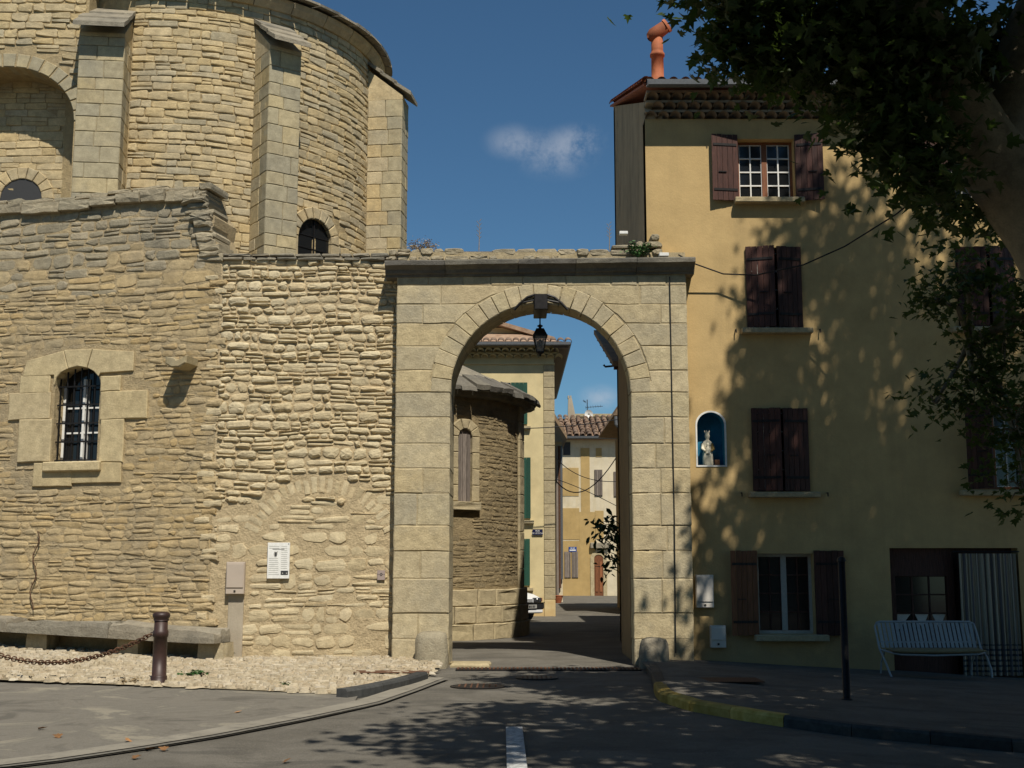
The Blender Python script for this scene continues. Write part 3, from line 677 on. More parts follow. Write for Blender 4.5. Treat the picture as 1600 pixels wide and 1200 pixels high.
# ragged right end stepping down to the lower wall
outer = [(-5.2, -.1), (0.02, -.1), (.02, 6.6), (-.06, 6.9), (-.16, 7.15), (-.12, 7.4), (-.3, 7.62), (-.36, TOPZ - .1), (-5.2, TOPZ - .1)]
MB().holed(outer, [hole], ML, -.8, 0).build('mortar', M_['mortar_l'], wallL)
fu0, fv0 = LP(50, 765); fu1, fv1 = LP(210, 545)
def edge_u(v): return .02 if v < 6.5 else .02 - (v - 6.5) * .3
su, sv = LP(292, 572)
SURR = [(LP(x0, y1)[0], LP(x1, y1)[0], LP(x0, y1)[1], LP(x0, y0)[1]) for x0, x1, y0, y1 in ((32, 193, 588, 722), (16, 231, 613, 656), (42, 208, 550, 590), (54, 190, 722, 762))]
def kl(u, v, a, b):
    if v > 6.5 and u + a > edge_u(v): return False
    for r_ in SURR:
        if r_[0] - a * .8 < u < r_[1] + a * .8 and r_[2] - b * .6 < v < r_[3] + b * .6: return False
    if abs(u - su) < .2 and abs(v - sv) < .1: return False
    return v + b < TOPZ - .32
pl = rubble(rng, -5.1, .02, .45, 6.15, (.065, .135), (.13, .44), .008, .05, .10, keep=kl, cham=(.18, .5), rag=1.1)
add_stones(pl, ML, wallL, M_['rubble_l'], rng, (.004, .02), limit=230, in1=.88, in2=.45)
pl = rubble(rng, -5.1, .02, 6.15, TOPZ, (.10, .24), (.2, .52), .009, .04, .25, keep=kl, cham=(.1, .4), rag=.9)
pg = [p for p in pl if rng.random() < (p[0][1] - 6.0) / 1.1]; po = [p for p in pl if p not in pg]
add_stones(pg, ML, wallL, M_['wall_grey'], rng, (.006, .024), name='weathered_stone', limit=40, rest='weathered_small_stones', in1=.92, in2=.6)
add_stones(po, ML, wallL, M_['rubble_l'], rng, (.006, .022), limit=30, rest='upper_small_stones', in1=.92, in2=.6)
# coping: projecting slabs in two slipped layers
u = -5.2
while u < -.42:
    ww = rng.uniform(.35, .85); e = min(u + ww, -.36); z = TOPZ - .30 + .03 * math.sin(u * 2.3) + (u + 2.5) * .012
    V, F = stone_geo(jit(dens(rect(u + .006, e - .006, z, z + rng.uniform(.15, .21)), 3), rng, .012), lambda a, b, c: ML(a, b, c), rng.uniform(.08, .12), rng, -.6, .98, .92)
    mesh_obj('coping_stone', V, F, M_['wall_grey'], wallL); u = e
u = -5.2
while u < -.3:
    ww = rng.uniform(.3, .7); e = min(u + ww, -.2); z = TOPZ - .11 + .03 * math.sin(u * 2.3) + (u + 2.5) * .012
    V, F = stone_geo(jit(dens(rect(u + .006, e - .006, z, z + rng.uniform(.06, .14)), 3), rng, .015), lambda a, b, c: ML(a, b, c), rng.uniform(.02, .05), rng, -.6, .95, .85)
    mesh_obj('coping_stone', V, F, M_['wall_grey'], wallL); u = e
for k in range(14):
    v = 6.62 + k * .085; V, F = stone_geo(jit(dens(rect(edge_u(v) - rng.uniform(.3, .42), edge_u(v) + rng.uniform(-.02, .1), v, v + rng.uniform(.09, .17)), 3), rng, .02), ML, rng.uniform(.03, .12), rng, -.5, .92, .6)
    mesh_obj('broken_end_stone', V, F, M_['wall_grey'], wallL)
for k in range(46):
    v = .6 + k * .127 + rng.uniform(-.03, .03); c_ = rng.uniform(-.16, .02)
    if rng.random() < .3: continue
    V, F = stone_geo(jit(dens(rect(c_ - rng.uniform(.08, .18), c_ + rng.uniform(.1, .2), v, v + rng.uniform(.07, .12)), 3), rng, .012), ML, rng.uniform(.012, .032), rng, -.1, .88, .45)
    mesh_obj('corner_stone', V, F, M_['rubble_r'] if k % 2 else M_['rubble_l'], wallL)
# stone surround of the barred window
sur = mesh_obj('window_surround', [ML(WU0, WV0, 0), ML(WU1, WV0, 0), ML(WU1, WV0, -.01)], [(0, 1, 2)], M_['frame_stone'], wallL)
def px_rect(x0, x1, y0, y1):
    u0, v1 = LP(x0, y0); u1, v0 = LP(x1, y1); return u0, u1, v0, v1
for (x0, x1, y0, y1) in ((32, 80, 656, 722), (16, 79, 615, 655), (33, 79, 588, 614), (159, 193, 655, 722), (159, 231, 612, 654), (159, 190, 588, 611), (54, 113, 724, 760), (114, 190, 724, 754)):
    block(shrink(*px_rect(x0, x1, y0, y1), .003), ML, sur, M_['frame_stone'], rng, rng.uniform(.035, .05), -.2, .012, 'surround_block', .006)
cu0 = (WU0 + WU1) / 2; hw = (WU1 - WU0) / 2
def arcpt(f_, top): return (cu0 + hw * math.cos(math.pi * f_), WVS + WRISE * math.sin(math.pi * f_))
ua, _, _, _ = px_rect(40, 100, 548, 590); ub = px_rect(100, 209, 548, 590)[1]; vt = LP(118, 545)[1]; um0, um1 = LP(101, 545)[0], LP(146, 545)[0]
vL = LP(40, 588)[1]
block([(ua, vL), (WU0, vL)] + [arcpt(1 - f_, 0) for f_ in (.0, .12, .24, .36)] + [(um0, vt - .03), (ua + .05, vt - .18)], ML, sur, M_['frame_stone'], rng, .04, -.2, .01, 'surround_block', .004, 1)
block([arcpt(.635, 0), arcpt(.5, 0), arcpt(.365, 0), (um1, vt - .02), (um0 + .01, vt - .02)], ML, sur, M_['frame_stone'], rng, .044, -.2, .01, 'surround_block', .004, 1)
block([arcpt(.36, 0), arcpt(.24, 0), arcpt(.12, 0), (WU1, vL), (ub, vL + .02), (ub, vt - .1), (um1 + .01, vt - .03)], ML, sur, M_['frame_stone'], rng, .04, -.2, .01, 'surround_block', .004, 1)
MB().box(WU0 - .1, WU1 + .12, .03, .12, WV0 - .17, WV0 - .004, ML, .02).build('window_sill', M_['frame_stone'], sur)
win = mesh_obj('barred_window', *(lambda m: (m.V, m.F))(MB().holed(archpoly(WU0, WU1, WV0, WVS, WRISE), [], ML, -.32, -.30)), M_['glass'], wallL)
uc = (WU0 + WU1) / 2
for (x0, x1) in ((WU0, WU0 + .05), (uc - .055, uc - .012), (uc + .012, uc + .055), (WU1 - .05, WU1)):
    MB().box(x0, x1, -.3, -.26, WV0, WVS + (.0 if abs((x0 + x1) / 2 - uc) > .2 else .12), ML).build('casement_stile', M_['white'], win)
for v in (WV0 + .02, WV0 + .5, WV0 + .93):
    MB().box(WU0 + .05, WU1 - .05, -.298, -.265, v, v + .028, ML).build('casement_rail', M_['white'], win)
for k in range(7):
    u = WU0 + .035 + (WU1 - WU0 - .07) * k / 6; h_ = WVS + WRISE * math.sqrt(max(0, 1 - ((u - uc) / hw) ** 2)) - .01
    MB().box(u - .011, u + .011, -.12, -.098, WV0, h_, ML).build('grille_bar', M_['metal'], win)
for k in range(5):
    v = WV0 + .03 + (WVS - WV0 - .06) * k / 4; MB().box(WU0, WU1, -.098, -.082, v - .013, v + .013, ML).build('grille_rail', M_['metal'], win)
# stone spout
sp = root('stone_spout', 'broken stone waterspout jutting from the ochre wall', 'waterspout', ML(su, sv - .1, .1))
poly = [(su - .19, sv + .10), (su - .18, sv + .0), (su - .08, sv - .07), (su + .08, sv - .08), (su + .19, sv - .01), (su + .2, sv + .10), (su + .1, sv + .06), (su + .03, sv + .03), (su - .04, sv + .075)]
MB().prism(jit(poly, rng, .01), ML, -.2, .40, .02).build('trough', M_['ashlar_b'], sp)
# stone bench
bn = root('stone_bench', 'long grey stone slab bench on blocks against the ochre wall', 'bench', ML(-2.4, .1, .25))
for (u0, u1) in ((-5.2, -3.25), (-3.245, -1.42), (-1.415, .42)):
    V, F = stone_geo(jit(dens(rect(u0, u1, .02, .56), 6), rng, .018), lambda a, b, c: ML(a, .37 + c - .04 * min(a, 0), b), .2, rng, 0, 1.0, .94)
    mesh_obj('slab', V, F, M_['dark_stone'], bn)
for u in (-4.35, -3.0, -1.35, .05):
    V, F = stone_geo(jit(dens(rect(u, u + rng.uniform(.34, .44), .02, .38), 3), rng, .015), lambda a, b, c: ML(a, .37 - c - .04 * min(a, 0), b), .32, rng, .0, 1.05, 1.08)
    mesh_obj('support_block', V, F, M_['ashlar'], bn)
# dry vine stem on the wall
pts = []
for k in range(14):
    u_, v_ = LP(62 - k * .8 + 4 * math.sin(k * 1.1), 830 + k * 9.5); pts.append(ML(u_, v_, .06))
vine = MB().tube(pts, [.008 + .004 * math.sin(k) ** 2 for k in range(14)], 6)
for k in range(3, 12, 3): p = Vector(pts[k]); vine.tube([p, p + Vector((rng.uniform(-.08, .08), -.02, .07))], .005, 5)
props(vine.build('dry_vine', M_['rust']), 'thin dead vine stem climbing the ochre wall above the stone bench', 'vine')
# ------------------------------------------------------------------ boxes and panels on the pale wall
def cabinet(name, M, u0, u1, v0, v1, mat, label, lid=.22, w0=.0):
    r_ = root(name, label, 'meter box', M((u0 + u1) / 2, v0, .05)); h_ = v1 - v0
    MB().box(u0, u1, w0, w0 + .1, v0, v1, M, .008).build('case', mat, r_)
    MB().box(u0 + .012, u1 - .012, w0 + .1, w0 + .116, v0 + h_ * lid, v1 - .03, M, .005).build('door', mat, r_)
    MB().box((u0 + u1) / 2 - .015, (u0 + u1) / 2 + .015, w0 + .1, w0 + .112, v0 + h_ * lid * .35, v0 + h_ * lid * .6, M).build('lock', M_['metal'], r_)
q0 = P(355, 928, WY); q1 = P(385, 878, WY)
cabinet('meter_box', MW, q0.x, q1.x, q0.z, q1.z, M_['beige'], 'beige plastic meter box on the pale rubble wall beside the information panel', .2, .03)
MB().box(q0.x + .03, q1.x - .02, .0, .03, .12, q0.z, MW).build('cement_patch', M_['cement'], wall2)
q0 = P(418, 904, WY); q1 = P(454, 848, WY)
pan = root('information_panel', 'white printed information panel on the pale rubble wall', 'panel', (q0.x, WY, q0.z))
pw, phh = q1.x - q0.x, q1.z - q0.z; wb = .06
MB().box(q0.x, q1.x, .02, wb, q0.z, q1.z, MW, .004).build('board', M_['white'], pan)
for k in range(30):                     # lines of print
    col = k % 2; r_ = k // 2; v = q1.z - phh * (.10 + .056 * r_)
    if col == 0 and .2 < (q1.z - v) / phh < .42: continue
    if col == 1 and (q1.z - v) / phh > .72: continue
    x0 = q0.x + pw * (.07 if col == 0 else .62); x1 = x0 + pw * (.48 if col == 0 else .31) * rng.uniform(.8, 1)
    MB().box(x0, x1, wb, wb + .0015, v - .004, v + .003, MW).build('print_line', M_['grey_ink'], pan)
MB().box(q0.x + pw * .22, q0.x + pw * .76, wb, wb + .0016, q1.z - phh * .19, q1.z - phh * .175, MW).build('title_line', M_['ink'], pan)
MB().prism([(q0.x + pw * a, q0.z + phh * b) for a, b in ((.28, .68), (.30, .75), (.42, .74), (.47, .78), (.44, .66), (.40, .60), (.33, .59))], MW, wb, wb + .0018).build('printed_emblem', M_['grey_ink'], pan)
MB().box(q0.x + pw * .33, q0.x + pw * .42, wb + .002, wb + .003, q0.z + phh * .62, q0.z + phh * .73, MW).build('printed_emblem', M_['ink'], pan)
MB().box(q0.x + pw * .62, q0.x + pw * .95, wb, wb + .0018, q0.z + phh * .10, q0.z + phh * .22, MW).build('printed_photo', M_['ink'], pan)
for a in (.68, .86): MB().box(q0.x + pw * a, q0.x + pw * (a + .05), wb + .002, wb + .003, q0.z + phh * .13, q0.z + phh * .165, MW).build('printed_photo', M_['grey_ink'], pan)
MB().box(q0.x + pw * .92, q0.x + pw * .96, wb, wb + .0018, q0.z + phh * .95, q0.z + phh * .975, MW).build('printed_mark', M_['ink'], pan)
q0 = P(590, 906, WY); q1 = P(602, 891, WY)
plq = root('small_plaque', 'tiny square plaque on the pale wall beside the gateway pier', 'plaque', (q0.x, WY, q0.z))
M_['plq'] = plain('mauve_enamel', (.33, .26, .23), .5, var=.05)
MB().box(q0.x, q1.x, .02, .05, q0.z, q1.z, MW).build('plate', M_['plq'], plq)
cx_, cz_ = (q0.x + q1.x) / 2, (q0.z + q1.z) / 2 + .01
MB().holed([(cx_ + .028 * math.cos(k * math.pi / 2), cz_ + .028 * math.sin(k * math.pi / 2)) for k in range(4)], [[(cx_ + .014 * math.cos(k * math.pi / 2), cz_ + .014 * math.sin(k * math.pi / 2)) for k in range(4)]], MW, .05, .053).build('symbol', M_['ink'], plq)
for s_ in (-1, 1): MB().box(cx_ + s_ * .048 - .006, cx_ + s_ * .048 + .006, .05, .053, cz_ - .006, cz_ + .006, MW).build('screw', M_['ink'], plq)
# ------------------------------------------------------------------ church drum
rng = random.Random(41)
DC = Vector((-7.3, 27.2, 0)); DR = 4.1; EZ = 13.05
def MD(u, v, w_=0): a = u / DR; return (DC.x + (DR + w_) * math.sin(a), DC.y - (DR + w_) * math.cos(a), v)
drum = root('church_apse', 'round stone church apse with tall buttresses rising behind the walls', 'church', (DC.x, DC.y, 0))
wpx = P(512, 380, 24.3); wa = math.atan2(wpx.x - DC.x, DC.y - 24.3); wu = wa * DR
w0u, w1u, wv0, wvs = wu - .44, wu + .44, 7.2, 8.25
def kd(u, v, a, b):
    if abs(u - wu) < .46 + .2 + a and v < wvs + .6: return False
    return True
n = 48; V = []; F = []
for k in range(n + 1):
    u = -2.6 + (DR * 2.3 + 2.6) * k / n; V += [MD(u, 5.5, -.01), MD(u, EZ, -.01)]
F = [(2 * k, 2 * k + 2, 2 * k + 3, 2 * k + 1) for k in range(n)]
mesh_obj('drum_core', V, F, M_['drum_mortar'], drum, True)
pl = rubble(rng, -.3, DR * 1.65, 6.9, EZ - .05, (.10, .2), (.18, .5), .004, .02, .08, keep=kd, rag=.8, cham=(.04, .2))
add_stones(pl, MD, drum, M_['drum'], rng, (.006, .022), limit=300, rest='small_course_stones', in1=.93, in2=.7)
# window in the drum
dw = mesh_obj('apse_window', *(lambda m: (m.V, m.F))(MB().holed(archpoly(w0u, w1u, wv0, wvs), [], MD, -.02, .012)), M_['glass'], drum)
MB().box(wu - .012, wu + .012, .012, .03, wv0, wvs + .43, MD).build('mullion', M_['metal'], dw)
for v in (7.75, 8.05, 8.32): MB().box(w0u, w1u, .012, .026, v, v + .015, MD).build('bar', M_['metal'], dw)
for k in range(9):
    a = math.pi * k / 9; b = math.pi * (k + 1) / 9; r0, r1 = .44, .68
    poly = [(wu + r * math.cos(t_), wvs + r * math.sin(t_)) for r, t_ in ((r0, a + .02), (r1, a + .015), (r1, b - .015), (r0, b - .02))]
    block(poly, MD, dw, M_['drum'], rng, .11, -.05, .012, 'voussoir', .005, 2)
for s_ in (-1, 1):
    for k in range(3): v = wvs - .45 * (k + 1); block(shrink(*((wu - .7, wu - .44) if s_ < 0 else (wu + .44, wu + .7)), v, v + .45, .004), MD, dw, M_['drum'], rng, .10, -.05, .012, 'jamb_block', .005, 2)
# eave: corbelled cornice ring and stone slab roof
def ringpart(name, prof_, a0, a1, mat, parent, n=6, jr=0):
    V = []; m = len(prof_)
    for k in range(n + 1):
        a = a0 + (a1 - a0) * k / n
        for r_, z in prof_: V.append((DC.x + (r_) * math.sin(a), DC.y - r_ * math.cos(a), z + rng.uniform(-jr, jr)))
    F = [(k * m + i, k * m + (i + 1) % m, (k + 1) * m + (i + 1) % m, (k + 1) * m + i) for k in range(n) for i in range(m)] + [tuple(range(m)), tuple(n * m + i for i in range(m))]
    return mesh_obj(name, V, F, mat, parent)
for k in range(14):
    a0 = -.7 + k * .2; ringpart('cornice_stone', [(DR - .2, EZ - .1), (DR + .06, EZ - .1), (DR + .16, EZ + .02), (DR + .2, EZ + .12), (DR - .2, EZ + .12)], a0 + .002, a0 + .198, M_['drum'], drum, 3, .004)
for k in range(22):
    a0 = -.7 + k * .127; z = EZ + .125 + rng.uniform(0, .03); ringpart('roof_slab', [(DR - .3, z + .14), (DR + .36 + rng.uniform(-.03, .04), z), (DR + .36, z + .06), (DR - .3, z + .24)], a0 + .003, a0 + .124, M_['dark_stone'], drum, 2, .01)
V = [(DC.x, DC.y, EZ + 1.9)] + [(DC.x + (DR + .1) * math.sin(a), DC.y - (DR + .1) * math.cos(a), EZ + .2) for a in [k * .2 for k in range(32)]]
mesh_obj('roof_cone', V, [(0, 1 + k, 1 + (k + 1) % 32) for k in range(32)], M_['dark_stone'], drum)
# buttresses
def buttress(pos_a, wd, dep, ztop, label, turn=0, over=.34):
    phi = pos_a + turn; dp = Vector((math.sin(pos_a), -math.cos(pos_a), 0)); d = Vector((math.sin(phi), -math.cos(phi), 0)); s_ = Vector((math.cos(phi), math.sin(phi), 0)); o = DC + dp * (DR - .1)
    Mf = lambda u, v, w_: tuple(o + s_ * u + d * (dep + w_ + .1) + Vector((0, 0, v)))
    b = MB(); b.box(-wd / 2 + .02, wd / 2 - .02, -dep - .1, -.02, 5.5, ztop - .05, Mf); bo = b.build('buttress', M_['joint'], drum); bo['label'] = label
    v = 6.6
    Msl = lambda u, v, w_: tuple(o + d * (u + .1) - s_ * (wd / 2 + w_) + Vector((0, 0, v)))
    Msr = lambda u, v, w_: tuple(o + d * (u + .1) + s_ * (wd / 2 + w_) + Vector((0, 0, v)))
    row = 0
    while v < ztop - .02:
        h_ = rng.uniform(.24, .36); v1 = min(v + h_, ztop)
        if ztop - v1 < .12: v1 = ztop
        cut = rng.uniform(-.18, .18) + (.12 if row % 2 else -.12)
        for a, c in ((-wd / 2, cut * wd), (cut * wd, wd / 2)): block(shrink(a, c, v, v1, .004), Mf, bo, M_['ashlar_b'], rng, rng.uniform(-.003, .004), -.2, .01, 'block', .003, 2)
        for Ms in (Msl, Msr):
            vv = v
            c2 = dep * rng.uniform(.35, .65)
            block(shrink(0, c2, v, v1, .005), Ms, bo, M_['drum'], rng, rng.uniform(-.004, .006), -.1, .01, 'block', .004, 2)
            block(shrink(c2, dep - .012, v, v1, .005), Ms, bo, M_['ashlar_b'], rng, rng.uniform(-.004, .004), -.1, .01, 'block', .003, 2)
        v = v1; row += 1
    # weathering slope under stone slabs
    sl = [(dep + .16, ztop + .02), (dep * .55, ztop + .42), (-.05, ztop + .85)]
    Mz = lambda y, z, x: tuple(o + d * (y + .1) + s_ * x + Vector((0, 0, z)))
    MB().prism([(0, ztop), (dep, ztop), (dep, ztop + .08), (0, ztop + .72)], Mz, -wd / 2, wd / 2).build('shoulder', M_['drum'], drum)
    for i in range(3):
        t0, t1 = i / 3, (i + 1) / 3 + .06
        p0 = (dep + over - (dep + over - .02) * t0, ztop + .02 + .78 * t0 + .05); p1 = (dep + over - (dep + over - .02) * t1, ztop + .02 + .78 * t1 + .02)
        MB().prism([p0, (p0[0], p0[1] + .09), (p1[0], p1[1] + .08), p1], Mz, -wd / 2 - .05, wd / 2 + .05).build('cap_slab', M_['dark_stone'], drum)
buttress(R(-11), .86, .75, 11.75, 'tall grey ashlar buttress near the left edge', R(17))
buttress(R(34.5), .68, .78, 11.75, 'tall ashlar buttress with slab cap in the middle of the apse')
buttress(R(83), .66, .8, 12.0, 'buttress on the right flank of the apse against the sky', 0, .2)
# wall with the blind arch at the far left
LWr = root('blind_arch_wall', 'church wall with a deep blind arch at the left edge', 'wall', (-10, 23.6, 0))
bx = P(113, 200, 22.6).x; MN = front(22.75)
na = (bx - 2.7, bx - .03); nzs = 10.15; hl = archpoly(na[0], na[1], 6.5, nzs, 1.12, 20)
MB().holed(rect(-14.5, bx + .15, 6.0, 14.2), [hl], MN, -.75, 0).build('front_wall', M_['drum_mortar'], LWr)
MB().box(-14.5, bx + .3, -1.1, -.755, 6.0, 14.2, MN).build('recess_wall', M_['drum_mortar'], LWr)
cN = (na[0] + na[1]) / 2; hN = (na[1] - na[0]) / 2
def kn(u, v, a, b):
    if v < nzs and u + a > na[0]: return False
    return ((u - cN) / (hN + .3)) ** 2 + ((v - nzs) / (1.12 + .3)) ** 2 > 1.12 or v > nzs + 1.6
pl = rubble(rng, -12.6, bx + .1, 9.0, 13.6, (.12, .22), (.22, .5), .004, .02, .1, keep=kn, rag=.8, cham=(.05, .25))
add_stones(pl, MN, LWr, M_['drum'], rng, (.015, .04), limit=200, in1=.97, in2=.85)
for k in range(17):
    a = math.pi * k / 17 + .012; b = math.pi * (k + 1) / 17 - .012
    poly = [(cN + (hN + e) * math.cos(t_), nzs + (1.12 + e) * math.sin(t_)) for e, t_ in ((0, a), (.27, a), (.27, b), (0, b))]
    block(poly, MN, LWr, M_['ashlar_b'], rng, .02, -.4, .01, 'voussoir', .004, 1)
pl = rubble(rng, na[0], na[1] + .02, 7.6, 11.2, (.10, .2), (.25, .55), .004, .02, .1, cham=(.05, .25), keep=lambda u, v, a, b: not (abs(u - cN) < .75 and v < 8.95))
add_stones(pl, front(22.75 + .755), LWr, M_['drum'], rng, (.006, .02), name='recess_stone', limit=120, in1=.97, in2=.85)
MR = front(22.75 + .755)
nw = P(32, 282, 23.4)
wn = mesh_obj('arched_light', *(lambda m: (m.V, m.F))(MB().holed(archpoly(nw.x - .42, nw.x + .42, 7.4, nw.z - .36), [], MR, -.03, .025)), M_['ink'], LWr)
for k in range(9):
    a = math.pi * k / 9; b = math.pi * (k + 1) / 9
    poly = [(nw.x + r * math.cos(t_), nw.z - .36 + r * math.sin(t_)) for r, t_ in ((.42, a + .015), (.66, a + .01), (.66, b - .01), (.42, b - .015))]
    block(poly, MR, wn, M_['drum'], rng, .05, -.05, .01, 'voussoir', .004, 2)
# ------------------------------------------------------------------ ochre house on the right
rng = random.Random(51)
HY = 19.9; MH = front(HY); HX0, HX1 = 2.27, 11.5
house = root('ochre_house', 'three-storey ochre stucco house with brown shutters, right of the gateway', 'house', (6.5, 22, 0))
def hp(x0, x1, y0, y1):
    a = P(x0, y1, HY); b = P(x1, y0, HY); return [a.x, b.x, a.z, b.z]
W1 = hp(1155, 1242, 216, 309); W1 = [3.84, 4.80, 7.70, 8.76]
W2 = [3.92, 4.84, 5.48, 6.86]; W3 = [3.94, 4.86, 2.77, 4.13]; W4 = [3.97, 4.88, .48, 1.76]
WR1 = [7.45, 8.35, 7.70, 8.76]; WR2 = [7.45, 8.4, 5.5, 6.86]; WR3 = [7.47, 8.42, 2.80, 4.2]
DO = [6.12, 8.2, -.3, 1.85]
NI = archpoly(3.04, 3.50, 3.19, 3.85, .22, 14)
holes = [rect(*q) for q in (W1, W2, W3, W4, WR1, WR2, WR3, DO)] + [NI]
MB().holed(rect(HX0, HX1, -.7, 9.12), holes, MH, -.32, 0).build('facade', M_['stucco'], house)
# interior dark backing so windows have depth
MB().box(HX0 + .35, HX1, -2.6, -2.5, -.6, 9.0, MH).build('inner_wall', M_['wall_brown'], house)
# side wall with mono-pitch top, back wall, roof
Msd = lambda y, z, x: (x, y, z)
MB().prism([(HY + .005, -.6), (26.0, -.6), (26.0, 11.72), (HY + .005, 9.42)], Msd, HX0 - .0, HX0 + .3).build('side_wall', M_['stucco_side'], house)
MB().box(HX0, HX1, 25.7, 26.0, -.5, 11.6).build('back_wall', M_['stucco_side'], house)
def roofz(y): return 9.60 + (y - 19.42) * (11.86 - 9.60) / (26.2 - 19.42)
rf = mesh_obj('roof', [(HX0 - .06, 19.42, 9.52), (HX1, 19.42, 9.52), (HX1, 26.2, 11.78), (HX0 - .06, 26.2, 11.78), (HX0 - .06, 19.42, 9.56), (HX1, 19.42, 9.56), (HX1, 26.2, 11.82), (HX0 - .06, 26.2, 11.82)], [(0, 1, 2, 3), (4, 5, 6, 7), (0, 1, 5, 4), (1, 2, 6, 5), (2, 3, 7, 6), (3, 0, 4, 7)], M_['terra'], house)
def tile_mesh(r, L, n=8, th=.014, r2=None):
    r2 = r2 or r; V = []
    for (y, rr) in ((0, r), (L, r2)):
        for e in (0, th):
            for k in range(n + 1): a = math.pi * k / n; V.append((math.cos(a) * (rr - e), y, math.sin(a) * (rr - e)))
    m = n + 1; F = []
    for k in range(n):
        F += [(k, k + 1, 2 * m + k + 1, 2 * m + k), (m + k, m + k + 1, 3 * m + k + 1, 3 * m + k), (k, k + 1, m + k + 1, m + k), (2 * m + k, 2 * m + k + 1, 3 * m + k + 1, 3 * m + k)]
    me = bpy.data.meshes.new('tile'); me.from_pydata(V, [], F); me.polygons.foreach_set('use_smooth', [True] * len(F)); return me
def put(me, name, loc, rot, parent, mat=None):
    o = bpy.data.objects.new(name, me); C.objects.link(o); o.parent = parent; o.location = Vector(loc) - ORG[parent]; o.rotation_euler = rot; return o
tA = tile_mesh(.085, .45, r2=.07); tA.materials.append(M_['terra'])
tG = tile_mesh(.098, .5); tG.materials.append(M_['tile_old'])
sl_ = math.atan2(11.86 - 9.60, 26.2 - 19.42)
# genoise: three stepped rows of tile ends under the gutter
for r_ in range(3):
    z = 9.12 + r_ * .125; yq = HY - .12 * (r_ + 1)
    MB().box(HX0, HX1, yq + .03, HY + .1, z + .085, z + .13).build('genoise_bed', M_['cement'], house)
    k = 0; x = HX0 + .1 + (.1 if r_ % 2 else 0)
    while x < HX1 - .1: put(tG, 'genoise_tile', (x, yq, z), (0, 0, 0), house); x += .205
x = HX0 + .03
while x < HX1:
    put(tA, 'roof_tile', (x, 19.36, 9.565), (sl_, 0, 0), house); x += .2
for k in range(16): put(tA, 'verge_tile', (HX0 - .03, 19.36 + k * .415, 9.575 + k * .415 * math.tan(sl_)), (sl_ - .03, 0, 0), house)
# gutter
gp = [(.0, .075), (.02, .0), (.06, -.03), (.10, -.03), (.14, 0), (.15, .085), (.135, .085), (.125, .01), (.06, -.015), (.03, .01), (.015, .075)]
Mg = lambda y, z, x: (x, 19.42 - .0 - y + .02, 9.50 + z)
x = HX0 - .02
while x < HX1: MB().prism(gp, Mg, x, min(x + 1.25, HX1)).build('gutter', M_['zinc'], house); MB().tube([(x + .01, 19.3, 9.475), (x + .01, 19.28, 9.56)], .012, 6).build('gutter_clip', M_['zinc'], house); x += 1.252
# chimney flue
cx, cy, cz = P(1028, 140, 21.2); cz = roofz(21.2) - .02
fl = root('chimney_flue', 'orange terracotta chimney flue with an elbow cowl on the ochre roof', 'chimney', (cx, cy, cz))
MB().box(cx - .16, cx + .16, cy - .16, cy + .16, cz - .1, cz + .14, bev=.02).build('base', M_['cement'], fl)
MB().lathe([(.115, .1), (.112, .62), (.135, .63), (.135, .68), (.115, .69), (.108, .74), (.108, 1.0)], (cx, cy, cz), 20).build('pipe', M_['terra'], fl, True)
pth = [Vector((cx - .155, cy, cz + .965)), Vector((cx - .13, cy, cz + .985)), Vector((cx - .06, cy - .01, cz + 1.04)), Vector((cx + .18, cy - .07, cz + 1.2))]
MB().tube(pth, [.04, .1, .135, .118], 18).build('elbow', M_['terra'], fl, True)
dv = (pth[3] - pth[2]).normalized()
MB().tube([pth[3] - dv * .03, pth[3] + dv * .02], [.135, .135], 18).build('rim', M_['terra'], fl, True)
MB().tube([pth[3] + dv * .02, pth[3] + dv * .024], [.1, .1], 18).build('mouth', M_['ink'], fl)
# windows and shutters
def casement(M, q, cols, rws, bar, frame, parent, depth=-.17, name='window'):
    u0, u1, v0, v1 = q; f_ = .05
    wn_ = MB().holed(rect(u0, u1, v0, v1), [rect(u0 + f_, u1 - f_, v0 + f_, v1 - f_)], M, depth - .05, depth).build(name, frame, parent)
    um = (u0 + u1) / 2
    MB().box(um - .045, um + .045, depth - .04, depth + .012, v0 + f_, v1 - f_, M).build('meeting_stile', frame, wn_)
    for a, b in ((u0 + f_, um - .045), (um + .045, u1 - f_)):
        for i in range(cols):
            for j in range(rws):
                x0 = a + (b - a) * i / cols; x1 = a + (b - a) * (i + 1) / cols; y0 = v0 + f_ + (v1 - v0 - 2 * f_) * j / rws; y1 = v0 + f_ + (v1 - v0 - 2 * f_) * (j + 1) / rws
                MB().box(x0 + .012, x1 - .012, depth - .032, depth - .026, y0 + .012, y1 - .012, M).build('pane', M_['glass'], wn_)
        for i in range(cols + 1): x0 = a + (b - a) * i / cols; MB().box(x0 - .011, x0 + .011, depth - .034, depth - .004, v0 + f_, v1 - f_, M).build('glazing_bar', bar, wn_)
        for j in range(rws + 1): y0 = v0 + f_ + (v1 - v0 - 2 * f_) * j / rws; MB().box(a, b, depth - .033, depth - .006, y0 - .011, y0 + .011, M).build('glazing_bar', bar, wn_)
    return wn_
